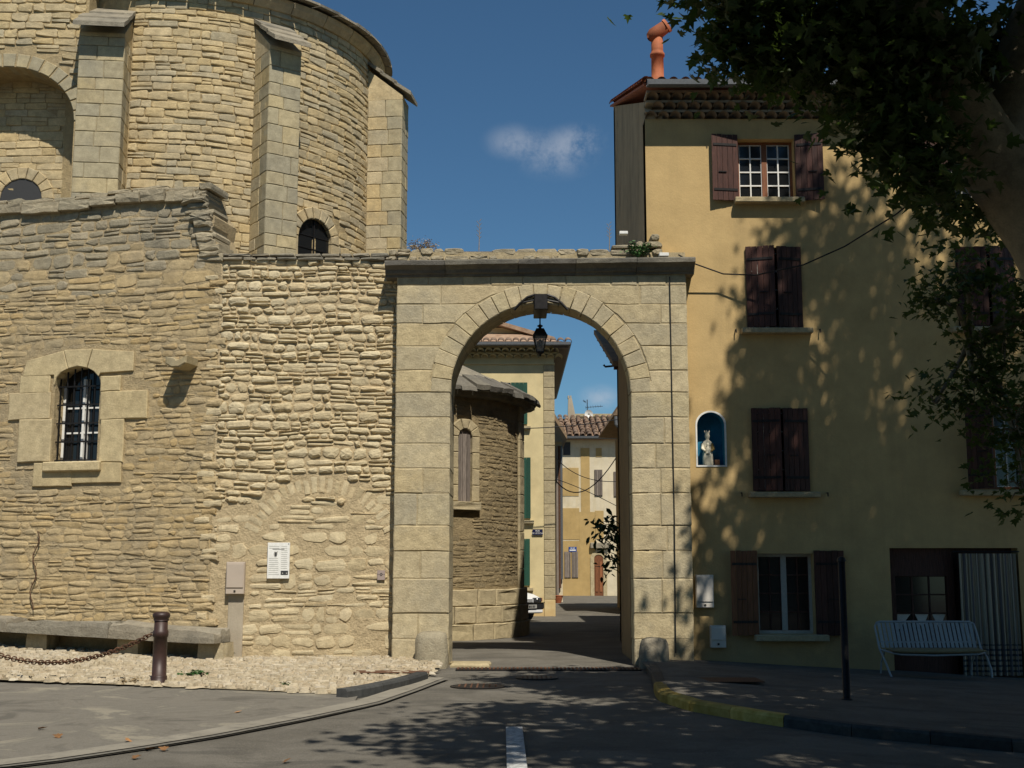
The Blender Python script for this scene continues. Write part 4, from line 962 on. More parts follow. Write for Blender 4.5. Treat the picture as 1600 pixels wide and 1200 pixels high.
def shutter(hinge_u, wd, v0, v1, ang, parent, side, w0=.02, mat=None, nb=5, Y=HY, jz=0):
    """side=+1 leaf runs to +u from the hinge when closed (ang 0), swings outwards by ang"""
    mat = mat or M_['wood']; a = R(ang)
    def Ms(x, z, t_):
        u = hinge_u + side * (x * math.cos(a) - 0 * t_) + side * t_ * math.sin(a) * -1 * 0; w_ = w0 + x * math.sin(a) + t_ * abs(math.cos(a)); u -= side * t_ * math.sin(a)
        return (u, Y - w_, z)
    bw = wd / nb; sh = None
    for k in range(nb):
        b = MB().box(k * bw + .003, (k + 1) * bw - .003, 0, .03, v0 + (k % 2) * .004, v1 - (k % 3) * .004, Ms)
        if k == 0: sh = b.build('shutter', mat, parent)
        else: b.build('board', mat, sh)
    for z in (v0 + .16 * (v1 - v0), v0 + .84 * (v1 - v0)):
        MB().box(.02, wd - .03, .03, .042, z - .02, z + .02, Ms).build('strap', M_['metal'], sh)
    MB().box(wd * .45, wd * .75, .03, .05, v0 + .42 * (v1 - v0), v0 + .42 * (v1 - v0) + .016, Ms).build('latch', M_['metal'], sh)
    return sh
def sill(u0, u1, v, parent, d=.17, h=.09): return MB().box(u0, u1, -.15, d, v - h, v, MH, .012).build('sill', M_['chapel_stone'], parent)
casement(MH, W1, 2, 4, M_['white'], M_['wood_red'], house); shutter(W1[0], .46, W1[2] - .04, W1[3] + .06, 172, house, 1); shutter(W1[1], .46, W1[2] - .04, W1[3] + .06, 168, house, -1)
sill(3.75, 4.92, W1[2] - .005, house)
for q, aa, bb, s0, s1 in ((W2, 16, 10, 3.8, 4.98), (W3, 14, 8, 3.85, 5.0), (WR2, 6, 12, 7.3, 8.6)):
    casement(MH, q, 2, 4, M_['white'], M_['wood'], house); hm = (q[0] + q[1]) / 2
    shutter(q[0], hm - q[0] + .015, q[2], q[3], aa, house, 1); shutter(q[1], q[1] - hm - .03, q[2], q[3], bb, house, -1); sill(s0, s1, q[2] - .02, house)
M_['grey_paint'] = plain('faded_white_paint', (.40, .385, .34), .6, var=.1)
casement(MH, W4, 2, 4, M_['wood'], M_['grey_paint'], house); shutter(W4[0], .46, W4[2] - .02, W4[3] + .05, 170, house, 1, mat=M_['wood_red']); shutter(W4[1], .47, W4[2] - .02, W4[3] + .05, 174, house, -1)
sill(3.88, 5.05, W4[2] - .005, house, .2, .1)
casement(MH, WR1, 2, 4, M_['white'], M_['wood_red'], house); shutter(WR1[0], .46, WR1[2], WR1[3], 172, house, 1); shutter(WR1[1], .46, WR1[2], WR1[3], 172, house, -1)
casement(MH, WR3, 2, 4, M_['white'], M_['wood_red'], house); shutter(WR3[0], .5, WR3[2], WR3[3], 60, house, 1); shutter(WR3[1], .5, WR3[2], WR3[3], 150, house, -1); sill(7.3, 8.6, WR3[2] - .02, house)
for q in (W2, W3): 
    for x in (q[0] - .2, q[1] + .28): MB().tube([(x, HY, q[2] - .03), (x, HY - .07, q[2] - .03), (x, HY - .075, q[2] - .09)], .01, 6).build('shutter_stay', M_['metal'], house)
# doorway with glazed leaf and curtain
dr_ = MB().holed(rect(DO[0], 7.2, -.2, DO[3]), [rect(DO[0] + .12, 7.08, .5, 1.4)], MH, -.24, -.16).build('door', M_['wood'], house)
for i in range(3):
    for j in range(3):
        x0 = 6.24 + i * .28; y0 = .5 + j * .3; MB().box(x0 + .01, x0 + .27, -.22, -.21, y0 + .01, y0 + .29, MH).build('pane', M_['glass'], dr_)
for i in range(4): MB().box(6.24 + i * .28 - .012, 6.24 + i * .28 + .012, -.225, -.19, .5, 1.4, MH).build('glazing_bar', M_['wood'], dr_)
for j in range(4): MB().box(6.24, 7.08, -.224, -.192, .5 + j * .3 - .012, .5 + j * .3 + .012, MH).build('glazing_bar', M_['wood'], dr_)
for x0 in (6.26, 6.55, 6.83): MB().prism([(x0, .52), (x0 + .22, .79), (x0, .79)] if x0 < 6.5 else [(x0, .79), (x0 + .11, .55), (x0 + .22, .79)], MH, -.209, -.206).build('lace_curtain', M_['offwhite'], dr_)
MB().box(7.2, 8.2, -.3, -.26, -.2, DO[3], MH).build('dark_leaf', M_['wood'], house)
V = []; F = []; nx, nz_ = 60, 8
for j in range(nz_ + 1):
    for i in range(nx + 1):
        x = 7.22 + .92 * i / nx; z = gz(8, 19) + .14 + (1.78 - gz(8, 19) - .16) * j / nz_; V.append((x + .012 * (8 - j) * (i / nx - .5) * .25, HY - .03 - .035 * math.sin(i * 1.05 + j * .08) * (1.1 - j * .04), z))
F = [(j * (nx + 1) + i, j * (nx + 1) + i + 1, (j + 1) * (nx + 1) + i + 1, (j + 1) * (nx + 1) + i) for j in range(nz_) for i in range(nx)]
cur = mesh_obj('door_curtain', V, F, M_['curtain'], smooth=True); props(cur, 'beige and grey striped cloth curtain hanging in the house doorway', 'curtain')
cr_ = MB().tube([(7.12, HY - .05, 1.79), (8.2, HY - .05, 1.79)], .012, 6).build('curtain_rod', M_['metal'], house)
# niche with statuette
nb_ = MB(); nb_.holed(NI, [], MH, -.325, -.30); nb_.build('niche_back', M_['nicheblue'], house)
nl = len(NI); mbn = MB(); mbn.add([MH(u, v, -.004) for u, v in [( 3.27 + (a - 3.27) * .99, b) for a, b in NI]] + [MH(u, v, -.3) for u, v in [(3.27 + (a - 3.27) * .99, b) for a, b in NI]], [(k, (k + 1) % nl, nl + (k + 1) % nl, nl + k) for k in range(nl)]); mbn.build('niche_lining', M_['nicheblue'], house)
grow = lambda poly, e: [(3.27 + (a - 3.27) * (1 + e / .23), 3.62 + (b - 3.62) * (1 + e / .44)) for a, b in poly]
MB().holed(grow(NI, .022), [grow(NI, -.004)], MH, -.01, .012).build('niche_border', M_['white'], house)
st = root('statuette', 'small crowned seated mother and child statuette in the blue wall niche', 'statue', (3.235, HY + .16, 3.195))
V = []; n = 16; prof_ = [(.085, .075, 0, 0), (.09, .085, .04, 0), (.088, .085, .14, 0), (.085, .08, .2, -.005), (.075, .06, .24, 0), (.075, .05, .30, .01), (.08, .045, .36, .012), (.07, .04, .40, .012), (.03, .03, .43, .01), (.026, .026, .445, .008), (.04, .042, .475, .005), (.042, .044, .50, .005), (.036, .038, .53, .005), (.036, .037, .535, .005)]
sx, sy, sz = 3.235, HY + .16, 3.195
for a_, b_, z, oy in prof_:
    for k in range(n): t_ = 2 * math.pi * k / n; V.append((sx + a_ * math.cos(t_), sy + b_ * math.sin(t_) + oy, sz + z))
F = [(i * n + k, i * n + (k + 1) % n, (i + 1) * n + (k + 1) % n, (i + 1) * n + k) for i in range(len(prof_) - 1) for k in range(n)] + [tuple((len(prof_) - 1) * n + k for k in range(n))]
mesh_obj('figure', V, F, M_['statue'], st, True)
crn = MB().lathe([(.037, 0), (.042, .03), (.036, .03), (.03, .005)], (sx, sy + .005, sz + .53), 12)
for k in range(5): a = 2 * math.pi * k / 5 - .6; crn.tube([(sx + .039 * math.cos(a), sy + .005 + .039 * math.sin(a), sz + .555), (sx + .042 * math.cos(a), sy + .005 + .042 * math.sin(a), sz + .59)], [.009, .003], 6)
crn.build('crown', M_['statue'], st)
ch = MB().lathe([(.035, 0), (.04, .05), (.03, .1), (.015, .115), (.024, .135), (.025, .155), (.012, .175)], (sx - .005, sy - .075, sz + .2), 12); ch.build('child', M_['statue'], st, True)
for s_ in (-1, 1): MB().tube([(sx + s_ * .075, sy - .0, sz + .36), (sx + s_ * .092, sy - .04, sz + .28), (sx + s_ * .05, sy - .09, sz + .24)], [.026, .026, .018], 8).build('arm', M_['gold'] if s_ > 0 else M_['statue'], st, True)
MB().box(sx + .11, sx + .19, sy - .06, sy + .02, sz - .004, sz + .1, bev=.008).build('votive_box', M_['rust'], st)
# meter boxes on the house
cabinet('meter_box', MH, 2.955, 3.24, .90, 1.42, M_['offwhite'], 'larger pale meter box on the ochre house beside the gateway pier', .18, .0)
cabinet('meter_box', MH, 3.17, 3.42, .27, .62, M_['offwhite'], 'smaller pale meter box low on the ochre house below the other', .35, .0)
# overhead cable from the cornice over the facade
pts = [P(1060, 398, 19.55), P(1085, 412, 19.6), P(1130, 428, 19.7), P(1180, 430, 19.6), P(1255, 414, 19.2), P(1320, 385, 18.8), P(1400, 335, 18.2), P(1480, 270, 17.5), P(1560, 195, 16.8)]
props(MB().tube(pts, .012, 6).build('overhead_cable', M_['cable']), 'black cable sagging from the gateway cornice across the ochre facade', 'cable')
jb = MB().box(2.42, 2.58, 19.46, 19.6, 6.6, 6.66, bev=.008).build('junction_box', M_['white']); props(jb, 'small white junction box on the right end of the gateway cornice', 'junction box')
wbx = MB().box(1.78, 1.92, 19.55, 19.66, 7.0, 7.05, bev=.006).build('white_block', M_['white']); props(wbx, 'small white block on the rubble above the gateway', 'block')
# ------------------------------------------------------------------ garden bench, bollard, chain, post
B0 = Vector((5.70, 18.75, gz(6.2, 18.7) + .11)); bench = root('garden_bench', 'pale blue metal garden bench with slatted back against the ochre house', 'bench', (6.3, 18.75, B0.z))
BW = 1.30
def bp(x, y, z): return (B0.x + x + .02 * z, B0.y + y, B0.z + z)
back0, back1 = .40, .80
MB().tube([bp(.02, .0, .0), bp(0, .02, .05), bp(-.04, .10, .22), bp(-.10, .2, .42), bp(-.14, .28, .74), bp(-.11, .29, .80), bp(-.06, .295, .815), bp(BW * .5, .295, .815), bp(BW + .02, .295, .815), bp(BW + .08, .285, .78), bp(BW + .1, .26, .7), bp(BW + .14, .18, .42)], .016, 8).build('back_frame', M_['bench'], bench)
MB().tube([bp(BW + .14, .18, .42), bp(BW + .18, .06, .3), bp(BW + .22, .0, .12), bp(BW + .22, -.02, .0)], .016, 8).build('leg', M_['bench'], bench)
for x in (0.0, BW + .1): MB().tube([bp(x, .25, .4), bp(x, .45, .2), bp(x, .5, 0)], .015, 8).build('leg', M_['bench'], bench)
MB().tube([bp(-.08, .16, .40), bp(.05, -.02, .36), bp(.15, -.08, .345), bp(BW * .5, -.10, .335), bp(BW, -.08, .35), bp(BW + .15, .05, .37)], .014, 8).build('seat_rail', M_['bench'], bench)
for k in range(22):
    x = -.06 + (BW + .1) * k / 21
    V = []
    for (y, z, xo) in ((.21, .43, .02), (.285, .80, -.02)):
        for dx in (-.024, .024):
            for dy in (0, .012): V.append(bp(x + xo + dx, y - dy, z))
    mesh_obj('slat', V, [(0, 1, 3, 2), (4, 6, 7, 5), (0, 4, 5, 1), (2, 3, 7, 6), (0, 2, 6, 4), (1, 5, 7, 3)], M_['bench'], bench)
MB().box(B0.x - .08, B0.x + BW + .1, B0.y + .215, B0.y + .235, B0.z + .50, B0.z + .525).build('cross_rail', M_['bench'], bench)
cV = []; n = 20
for i in range(n + 1):
    x = .02 + (BW + .12) * i / n; e = min(1, min(i, n - i) / 2.5 + .25); 
    for k in range(10):
        a = 2 * math.pi * k / 10; cV.append((B0.x + x, B0.y + .07 + .19 * math.cos(a) * (.9 + .1 * e), B0.z + .40 + .045 * math.sin(a) * e - .012 * math.sin(i / n * math.pi)))
cF = [(i * 10 + k, i * 10 + (k + 1) % 10, (i + 1) * 10 + (k + 1) % 10, (i + 1) * 10 + k) for i in range(n) for k in range(10)] + [tuple(range(10)), tuple(n * 10 + k for k in range(10))]
props(mesh_obj('seat_cushion', cV, cF, M_['cushion'], smooth=True), 'long olive cushion lying on the pale blue bench seat', 'cushion')
bo_ = Vector((-4.62, 16.3, .045))
bol = root('bollard', 'dark brown iron bollard with moulded cap on the pebble pavement', 'bollard', bo_)
MB().lathe([(.105, 0), (.105, .09), (.098, .10), (.095, .11)], bo_, 24).build('base', M_['brown_metal'], bol, True)
MB().lathe([(.093, .10), (.088, .60), (.1, .605), (.1, .68), (.088, .69), (.086, .82)], bo_, 24).build('shaft', M_['brown_metal'], bol, True)
MB().lathe([(.095, .81), (.10, .825), (.095, .84), (.112, .86), (.115, .885), (.105, .91), (.07, .925), (.01, .93)], bo_, 24).build('cap', M_['brown_metal'], bol, True)
MB().tube([bo_ + Vector((-.085, 0, .66)), bo_ + Vector((-.13, 0, .655)), bo_ + Vector((-.13, 0, .62)), bo_ + Vector((-.09, 0, .62))], .01, 6).build('ring', M_['brown_metal'], bol)
chn = root('bollard_chain', 'rusty iron chain sagging from the brown bollard out of frame to the left', 'chain', (-6, 16.4, .3))
def linkmesh():
    mb = MB(); L, r_ = .075, .03; pts = []
    for k in range(20):
        a = 2 * math.pi * k / 20; pts.append(((L / 2 - r_) * (1 if math.cos(a) > 0 else -1) + r_ * math.cos(a), r_ * math.sin(a), 0))
    n = len(pts)
    V = []
    for i, p in enumerate(pts):
        t = (Vector(pts[(i + 1) % n]) - Vector(pts[i - 1])).normalized(); a_ = t.cross(Vector((0, 0, 1))); 
        for k in range(6): q = 2 * math.pi * k / 6; V.append(tuple(Vector(p) + a_ * math.cos(q) * .009 + Vector((0, 0, 1)) * math.sin(q) * .009))
    F = [(i * 6 + k, i * 6 + (k + 1) % 6, ((i + 1) % n) * 6 + (k + 1) % 6, ((i + 1) % n) * 6 + k) for i in range(n) for k in range(6)]
    me = bpy.data.meshes.new('link'); me.from_pydata(V, [], F); me.polygons.foreach_set('use_smooth', [True] * len(F)); me.materials.append(M_['rust']); return me
lm = linkmesh(); A = bo_ + Vector((-.13, 0, .63)); Bp = Vector((-7.6, 16.9, .63)); t = 0; nlk = 58; prevp = None
for k in range(nlk):
    f_ = (k + .5) / nlk; p = A.lerp(Bp, f_); p.z -= .36 * 4 * f_ * (1 - f_)
    f2 = (k + .7) / nlk; p2 = A.lerp(Bp, f2); p2.z -= .36 * 4 * f2 * (1 - f2)
    d = (p2 - p).normalized(); o = put(lm, 'link', p, (0, 0, 0), chn); o.rotation_mode = 'QUATERNION'
    o.rotation_quaternion = d.to_track_quat('X', 'Z') @ Matrix.Rotation(R(90) * (k % 2) + R(20), 3, 'X').to_quaternion()
b2 = Vector((-7.72, 16.92, .04)); bol2 = root('bollard', 'dark brown iron bollard holding the far end of the chain, outside the left edge', 'bollard', b2)
for c in list(bol.children): o = c.copy(); C.objects.link(o); o.parent = bol2
pb = Vector((P(1323, 1088, 14.6).x, 14.6, gz(4, 14.6) + .10))
post = root('pavement_post', 'thin black iron post standing on the right pavement', 'post', pb)
MB().tube([pb, pb + Vector((0, 0, 1.62))], [.045, .042], 14).build('shaft', M_['metal'], post, True)
MB().lathe([(.047, 0), (.055, .015), (.04, .05), (.01, .065)], pb + Vector((0, 0, 1.61)), 14).build('cap', M_['metal'], post, True); MB().lathe([(.07, 0), (.07, .02), (.048, .03)], pb, 14).build('base', M_['metal'], post, True)
# ------------------------------------------------------------------ street behind the arch
rng = random.Random(61)
# chapel
CC = Vector((-2.75, 28.6, 0)); CR = 3.0
def MC(u, v, w_=0): a = u / CR; return (CC.x + (CR + w_) * math.sin(a), CC.y - (CR + w_) * math.cos(a), v)
chap = root('round_chapel', 'low round chapel with a stone slab roof seen through the arch', 'chapel', CC)
V = []; n = 60
for k in range(n + 1): u = -1.5 + (CR * 2.9) * k / n; V += [MC(u, -.1), MC(u, 5.3)]
wc = CR * R(31.5)
# wall as columns skipping the window
F = [(2 * k, 2 * k + 2, 2 * k + 3, 2 * k + 1) for k in range(n)]
mesh_obj('rough_render', V, F, M_['chapel'], chap)
add_stones(rubble(rng, CR * R(12), CR * R(73), 1.1, 5.15, (.07, .15), (.12, .36), .006, .03, .2, keep=lambda u, v, a, b: not (abs(u - CR * R(30)) < .46 + a and 2.2 < v < 4.6), rag=1.1, cham=(.2, .5)), MC, chap, M_['chapel'], rng, (.003, .016), limit=60, in1=.9, in2=.5)
for r_ in range(3):
    v0 = -.02 + r_ * .36; u = -1.2
    while u < CR * 2.3:
        ww = rng.uniform(.5, 1.0); block(shrink(u, u + ww, v0, v0 + .36, .006), MC, chap, M_['chapel_stone'], rng, .16 - r_ * .025, -.05, .02, 'plinth_block', .008, 4); u += ww
for v0 in [1.06 + k * .42 for k in range(10)]:
    u = CR * R(74); block(shrink(u, u + .55, v0, v0 + .42, .004), MC, chap, M_['chapel_stone'], rng, .05, -.05, .012, 'pilaster_block', .004, 2)
for k in range(22):
    a0 = -.4 + k * .115; z = 5.28 + rng.uniform(-.03, .04); prof_ = [(CR - .2, z + .28), (CR + .38 + rng.uniform(-.05, .06), z), (CR + .38, z + .10), (CR - .2, z + .40)]
    V = []
    for j in range(3):
        a = a0 + .11 * j / 2
        for r2, zz in prof_: V.append((CC.x + r2 * math.sin(a), CC.y - r2 * math.cos(a), zz + rng.uniform(-.02, .02)))
    mesh_obj('roof_slab', V, [(j * 4 + i, j * 4 + (i + 1) % 4, (j + 1) * 4 + (i + 1) % 4, (j + 1) * 4 + i) for j in range(2) for i in range(4)] + [(0, 1, 2, 3), (8, 9, 10, 11)], M_['lichen'], chap)
V = [(CC.x, CC.y, 7.0)] + [(CC.x + (CR + .1) * math.sin(a), CC.y - (CR + .1) * math.cos(a), 5.5) for a in [k * .2 for k in range(32)]]
mesh_obj('roof_cone', V, [(0, 1 + k, 1 + (k + 1) % 32) for k in range(32)], M_['dark_stone'], chap)
V = []
for k in range(13): a = -.4 + k * .2; V += [(CC.x + (CR - .05) * math.sin(a), CC.y - (CR - .05) * math.cos(a), 5.15), (CC.x + (CR + .16) * math.sin(a), CC.y - (CR + .16) * math.cos(a), 5.2), (CC.x + (CR + .2) * math.sin(a), CC.y - (CR + .2) * math.cos(a), 5.3)]
mesh_obj('eave_moulding', V, [(3 * k + j, 3 * k + 3 + j, 3 * k + 4 + j, 3 * k + 1 + j) for k in range(12) for j in range(2)], M_['dark_stone'], chap)
q0 = P(714, 783, 25.9); q1 = P(733, 668, 25.9); wc = CR * math.asin((((q0.x + q1.x) / 2) - CC.x) / CR); hw_ = .17
cw = mesh_obj('chapel_window', *(lambda m: (m.V, m.F))(MB().holed(archpoly(wc - hw_, wc + hw_, q0.z, q1.z - hw_), [], MC, -.02, .01)), M_['wood_grey'], chap)
for k in range(3): MB().box(wc - hw_ + .02 + k * .11, wc - hw_ + .10 + k * .11, .01, .03, q0.z, q1.z - .12, MC).build('board', M_['wood_grey'], cw)
for s_ in (-1, 1):
    for k in range(4): h_ = (q1.z - hw_ - q0.z) / 4; block(shrink(*sorted((wc + s_ * hw_, wc + s_ * (hw_ + .2))), q0.z + k * h_, q0.z + (k + 1) * h_, .004), MC, cw, M_['chapel_stone'], rng, .09, -.05, .012, 'jamb_block', .004, 2)
for k in range(5):
    a = math.pi * k / 5; b = math.pi * (k + 1) / 5
    block([(wc + r * math.cos(t_), q1.z - hw_ + r * math.sin(t_)) for r, t_ in ((hw_, a + .02), (hw_ + .22, a + .02), (hw_ + .22, b - .02), (hw_, b - .02))], MC, cw, M_['chapel_stone'], rng, .09, -.05, .012, 'voussoir', .004, 2)
block(shrink(wc - .4, wc + .4, q0.z - .18, q0.z, .003), MC, cw, M_['chapel_stone'], rng, .12, -.05, .012, 'sill', .004, 3)
# brown side wall of the passage on the right, and the neighbour with projecting roofs
sw = root('passage_wall', 'brown rendered wall on the right just inside the arch', 'wall', (2.2, 21.8, 0))
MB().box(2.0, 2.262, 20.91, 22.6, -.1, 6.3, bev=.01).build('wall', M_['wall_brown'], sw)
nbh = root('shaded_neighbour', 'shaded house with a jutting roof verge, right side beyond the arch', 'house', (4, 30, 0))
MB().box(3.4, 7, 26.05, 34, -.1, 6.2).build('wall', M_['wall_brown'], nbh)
V = [(1.93, 23.0, 5.34), (1.93, 28.2, 6.95), (3.2, 28.2, 6.95), (3.2, 23.0, 5.34)]; V = V + [(x, y, z + .1) for x, y, z in V]
mesh_obj('verge_roof', V, [(0, 1, 2, 3), (4, 5, 6, 7), (0, 1, 5, 4), (1, 2, 6, 5), (2, 3, 7, 6), (3, 0, 4, 7)], M_['tile_old'], nbh)
for k in range(6): y = 23.3 + k * .9; MB().box(1.98, 3.1, y, y + .09, 5.34 + (y - 23) * .31 - .1, 5.34 + (y - 23) * .31 - .005).build('rafter', M_['wood'], nbh)
ib = MB().tube([P(966, 571, 24.2), P(946, 573, 24.2), P(943, 570, 24.2)], .022, 6).build('iron_hook', M_['metal']); props(ib, 'black iron hook sticking out from the shaded house beyond the arch', 'hook')
n2 = root('far_neighbour', 'second shaded house with eave and drainpipe at the right, farther down the street', 'house', (6, 42, 0))
e0 = P(951, 660, 40); e1 = P(968, 622, 40)
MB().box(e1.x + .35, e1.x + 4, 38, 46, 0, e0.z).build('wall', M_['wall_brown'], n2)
V = [(e0.x, 38, e0.z), (e1.x + .1, 38, e1.z), (e1.x + 2.5, 38, e1.z), (e1.x + 2.5, 38, e0.z - .05)]; V = V + [(x, y + 7, z) for x, y, z in V]
mesh_obj('roof', V, [(0, 1, 2, 3), (4, 5, 6, 7), (0, 1, 5, 4), (1, 2, 6, 5), (3, 0, 4, 7), (2, 3, 7, 6)], M_['tile_old'], n2)
MB().tube([(e0.x + .06, 37.98, e0.z - .05), (e0.x + .07, 37.95, e0.z - .3), (e0.x + .3, 37.95, e0.z - .55), (e1.x + .45, 37.95, e0.z - .7)], .06, 8).build('drainpipe', M_['zinc'], n2)
# cream house
CY = 38.0; MCm = front(CY); CXR = P(867, 800, CY).x; cream = root('cream_house', 'cream stucco house with green shutters and stone quoins beyond the chapel', 'house', (-2, 42, 0))
gzc = P(880, 546, CY).z
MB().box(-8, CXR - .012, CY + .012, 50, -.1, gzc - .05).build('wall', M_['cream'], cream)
q0x = P(850, 800, CY).x; z = .5; k = 0
MB().box(q0x, CXR + .004, -.3, .02, -.1, .5, MCm, .01).build('quoin_base', M_['cream'], cream)
while z < gzc - .5:
    MB().box(q0x, CXR + .006, -.35, .022, z + .006, z + .36, MCm, .012).build('quoin', M_['chapel_stone'], cream); z += .366
MB().box(-8, CXR + .02, -.2, .05, gzc - .48, gzc - .44, MCm).build('string_course', M_['cream'], cream)
tS = tile_mesh(.12, .5); tS.materials.append(M_['cream']); tR = tile_mesh(.11, .5); tR.materials.append(M_['tile'])
for r_ in range(2):
    x = -3.2 + .13 * r_
    MB().box(-8, CXR + .1 + .15 * r_, -.3, .12 + .18 * r_, gzc - .26 + r_ * .17 + .1, gzc - .26 + r_ * .17 + .15, MCm).build('genoise_bed', M_['cream'], cream)
    while x < CXR + .15: put(tS, 'genoise_tile', (x, CY - .18 * (r_ + 1), gzc - .28 + r_ * .16), (0, 0, 0), cream); x += .26
Mg2 = lambda y, z_, x_: (x_, CY - .42 - y, gzc + .06 + z_)
MB().prism(gp, Mg2, -8, CXR + .5).build('gutter', M_['zinc'], cream)
Mg3 = lambda y, z_, x_: (CXR + .38 + y, x_, gzc + .06 + z_)
MB().prism(gp, Mg3, CY - .5, 50).build('gutter', M_['zinc'], cream)
MB().box(CXR - .02, CXR + .42, CY - .4, 50, gzc - .02, gzc + .05).build('soffit', M_['wood_grey'], cream)
V = [(-8, CY - .5, gzc + .12), (CXR + .5, CY - .5, gzc + .12), (CXR + .5, 50.2, gzc + .12), (-8, 50.2, gzc + .12), (-6, 44, gzc + 2.0), (CXR - 3.2, 44, gzc + 2.0)]
mesh_obj('roof', V, [(0, 1, 5, 4), (1, 2, 5), (2, 3, 4, 5), (3, 0, 4), (0, 1, 2, 3)], M_['tile'], cream)
x = -3.4
while x < CXR + .45: put(tR, 'roof_tile', (x, CY - .56, gzc + .12), (R(17), 0, 0), cream); x += .235
g0 = P(690, 535, 40); g1 = P(790, 508, 40); g2 = P(862, 532, 40)
MB().prism([(-6, gzc - .2), (g2.x - .2, gzc - .2), (g2.x - .2, g2.z + .02), (g1.x, g1.z), (-6, g1.z + .1)], front(40.5), -5, 0).build('upper_wall', M_['cream'], cream)
V = [(g1.x - 2.2, 40.1, g1.z + .62), (g2.x + .1, 40.1, g2.z), (g2.x + .1, 46, g2.z), (g1.x - 2.2, 46, g1.z + .62)]; V = V + [(a, b, c + .14) for a, b, c in V]
mesh_obj('upper_roof', V, [(0, 1, 2, 3), (4, 5, 6, 7), (0, 1, 5, 4), (1, 2, 6, 5), (2, 3, 7, 6), (3, 0, 4, 7)], M_['tile'], cream)
for (x1p, y0, y1) in ((824, 598, 663), (829, 715, 810), (828, 842, 915)):
    a = P(x1p, y1, CY); b = P(x1p, y0, CY); nb = 4; sh = None
    for k in range(nb):
        m = MB().box(b.x - .13 * (k + 1) + .002, b.x - .13 * k - .002, .02, .06, a.z, b.z, MCm)
        if sh is None: sh = m.build('green_shutter', M_['green'], cream)
        else: m.build('board', M_['green'], sh)
    MB().box(b.x - .9, b.x + .1, -.1, .12, a.z - .16, a.z - .06, MCm, .01).build('sill', M_['chapel_stone'], cream); MB().box(b.x - 1.2, b.x - .53, -.1, .006, a.z, b.z, MCm).build('window_pane', M_['glass'], cream)
a = P(832, 836, CY); b = P(848, 827, CY)
sg = root('street_sign', 'navy enamel street name sign on the cream house wall', 'sign', (a.x, CY, a.z))
MB().box(a.x, b.x, .02, .04, a.z, b.z, MCm).build('plate', M_['navy'], sg)
cxs = (a.x + b.x) / 2; hh = b.z - a.z
text_mesh('RUE', hh * .42, MCm, cxs, a.z + hh * .72, .042, M_['white'], sg); text_mesh("DE L'EVECHE", hh * .36, MCm, cxs, a.z + hh * .3, .042, M_['white'], sg)
# parked car
CX0 = .02; CYF = 33.7
car = root('parked_car', 'white older hatchback parked nose-out beside the cream house', 'car', (CX0, 35.6, 0))
sec = [(0, .28, .58, .70), (.08, .22, .64, .76), (.5, .2, .74, .80), (1.15, .2, .86, .80), (1.75, .2, 1.30, .74), (2.1, .2, 1.40, .70), (3.0, .2, 1.40, .70), (3.5, .2, 1.1, .74), (3.75, .24, .85, .76), (3.85, .3, .6, .72)]
V = []; n = 10
for y, z0, z1, hw in sec:
    belt = min(z1, .82)
    for (fx, z) in ((-.96, z0), (-1, z0 + .12), (-1, belt * .8), (-.97, belt), (-.78 if z1 > .9 else -.86, z1), (.78 if z1 > .9 else .86, z1), (.97, belt), (1, belt * .8), (1, z0 + .12), (.96, z0)): V.append((CX0 + fx * hw, CYF + y, z))
F = [(i * n + k, i * n + (k + 1) % n, (i + 1) * n + (k + 1) % n, (i + 1) * n + k) for i in range(len(sec) - 1) for k in range(n)] + [tuple(range(n)), tuple((len(sec) - 1) * n + k for k in range(n))]
mesh_obj('body', V, F, M_['carpaint'], car)
MB().add([(CX0 - .68, CYF + 1.16, .88), (CX0 + .68, CYF + 1.16, .88), (CX0 + .56, CYF + 1.74, 1.31), (CX0 - .56, CYF + 1.74, 1.31)], [(0, 1, 2, 3)]).build('windscreen', M_['glass'], car)
MB().box(CX0 - .74, CX0 + .74, CYF - .10, CYF + .14, .34, .52, bev=.03).build('bumper', M_['rubber'], car); MB().box(CX0 - .70, CX0 + .70, CYF - .08, CYF + .1, .24, .335, bev=.02).build('valance', M_['carpaint'], car)
MB().box(CX0 - .74, CX0 + .74, CYF - .11, CYF - .095, .505, .53).build('trim', M_['chrome'], car)
MB().box(CX0 - .40, CX0 + .40, CYF - .03, CYF + .02, .54, .63).build('grille', M_['carpaint'], car)
for j in range(3): MB().box(CX0 - .38, CX0 + .38, CYF - .036, CYF - .03, .553 + j * .027, .562 + j * .027).build('grille_slot', M_['rubber'], car)
for s_ in (-1, 1):
    h = MB().box(CX0 + s_ * .56 - .14, CX0 + s_ * .56 + .14, CYF - .025, CYF + .06, .535, .655, bev=.015).build('headlight', M_['ink'], car)
    MB().lathe([(.055, 0), (.05, .01), (.01, .015)], (0, 0, 0), 14).build('x', M_['chrome'], None) if False else MB().tube([(CX0 + s_ * .56, CYF - .025, .595), (CX0 + s_ * .56, CYF - .04, .595)], [.052, .03], 12).build('lamp', M_['chrome'], h)
    MB().box(CX0 + s_ * .71 - .015, CX0 + s_ * .71 + .015, CYF - .01, CYF + .1, .55, .65).build('indicator', M_['terra'], car)
    for yy in (.72, 3.05):
        wv = MB().tube([(CX0 + s_ * .60, CYF + yy, .28), (CX0 + s_ * .775, CYF + yy, .28)], .28, 20).build('wheel', M_['rubber'], car); MB().tube([(CX0 + s_ * .77, CYF + yy, .28), (CX0 + s_ * .785, CYF + yy, .28)], .17, 16).build('hubcap', M_['zinc'], wv)
pt = MB().box(CX0 - .02, CX0 + .46, CYF - .112, CYF - .102, .37, .47).build('number_plate', M_['grey_ink'], car)
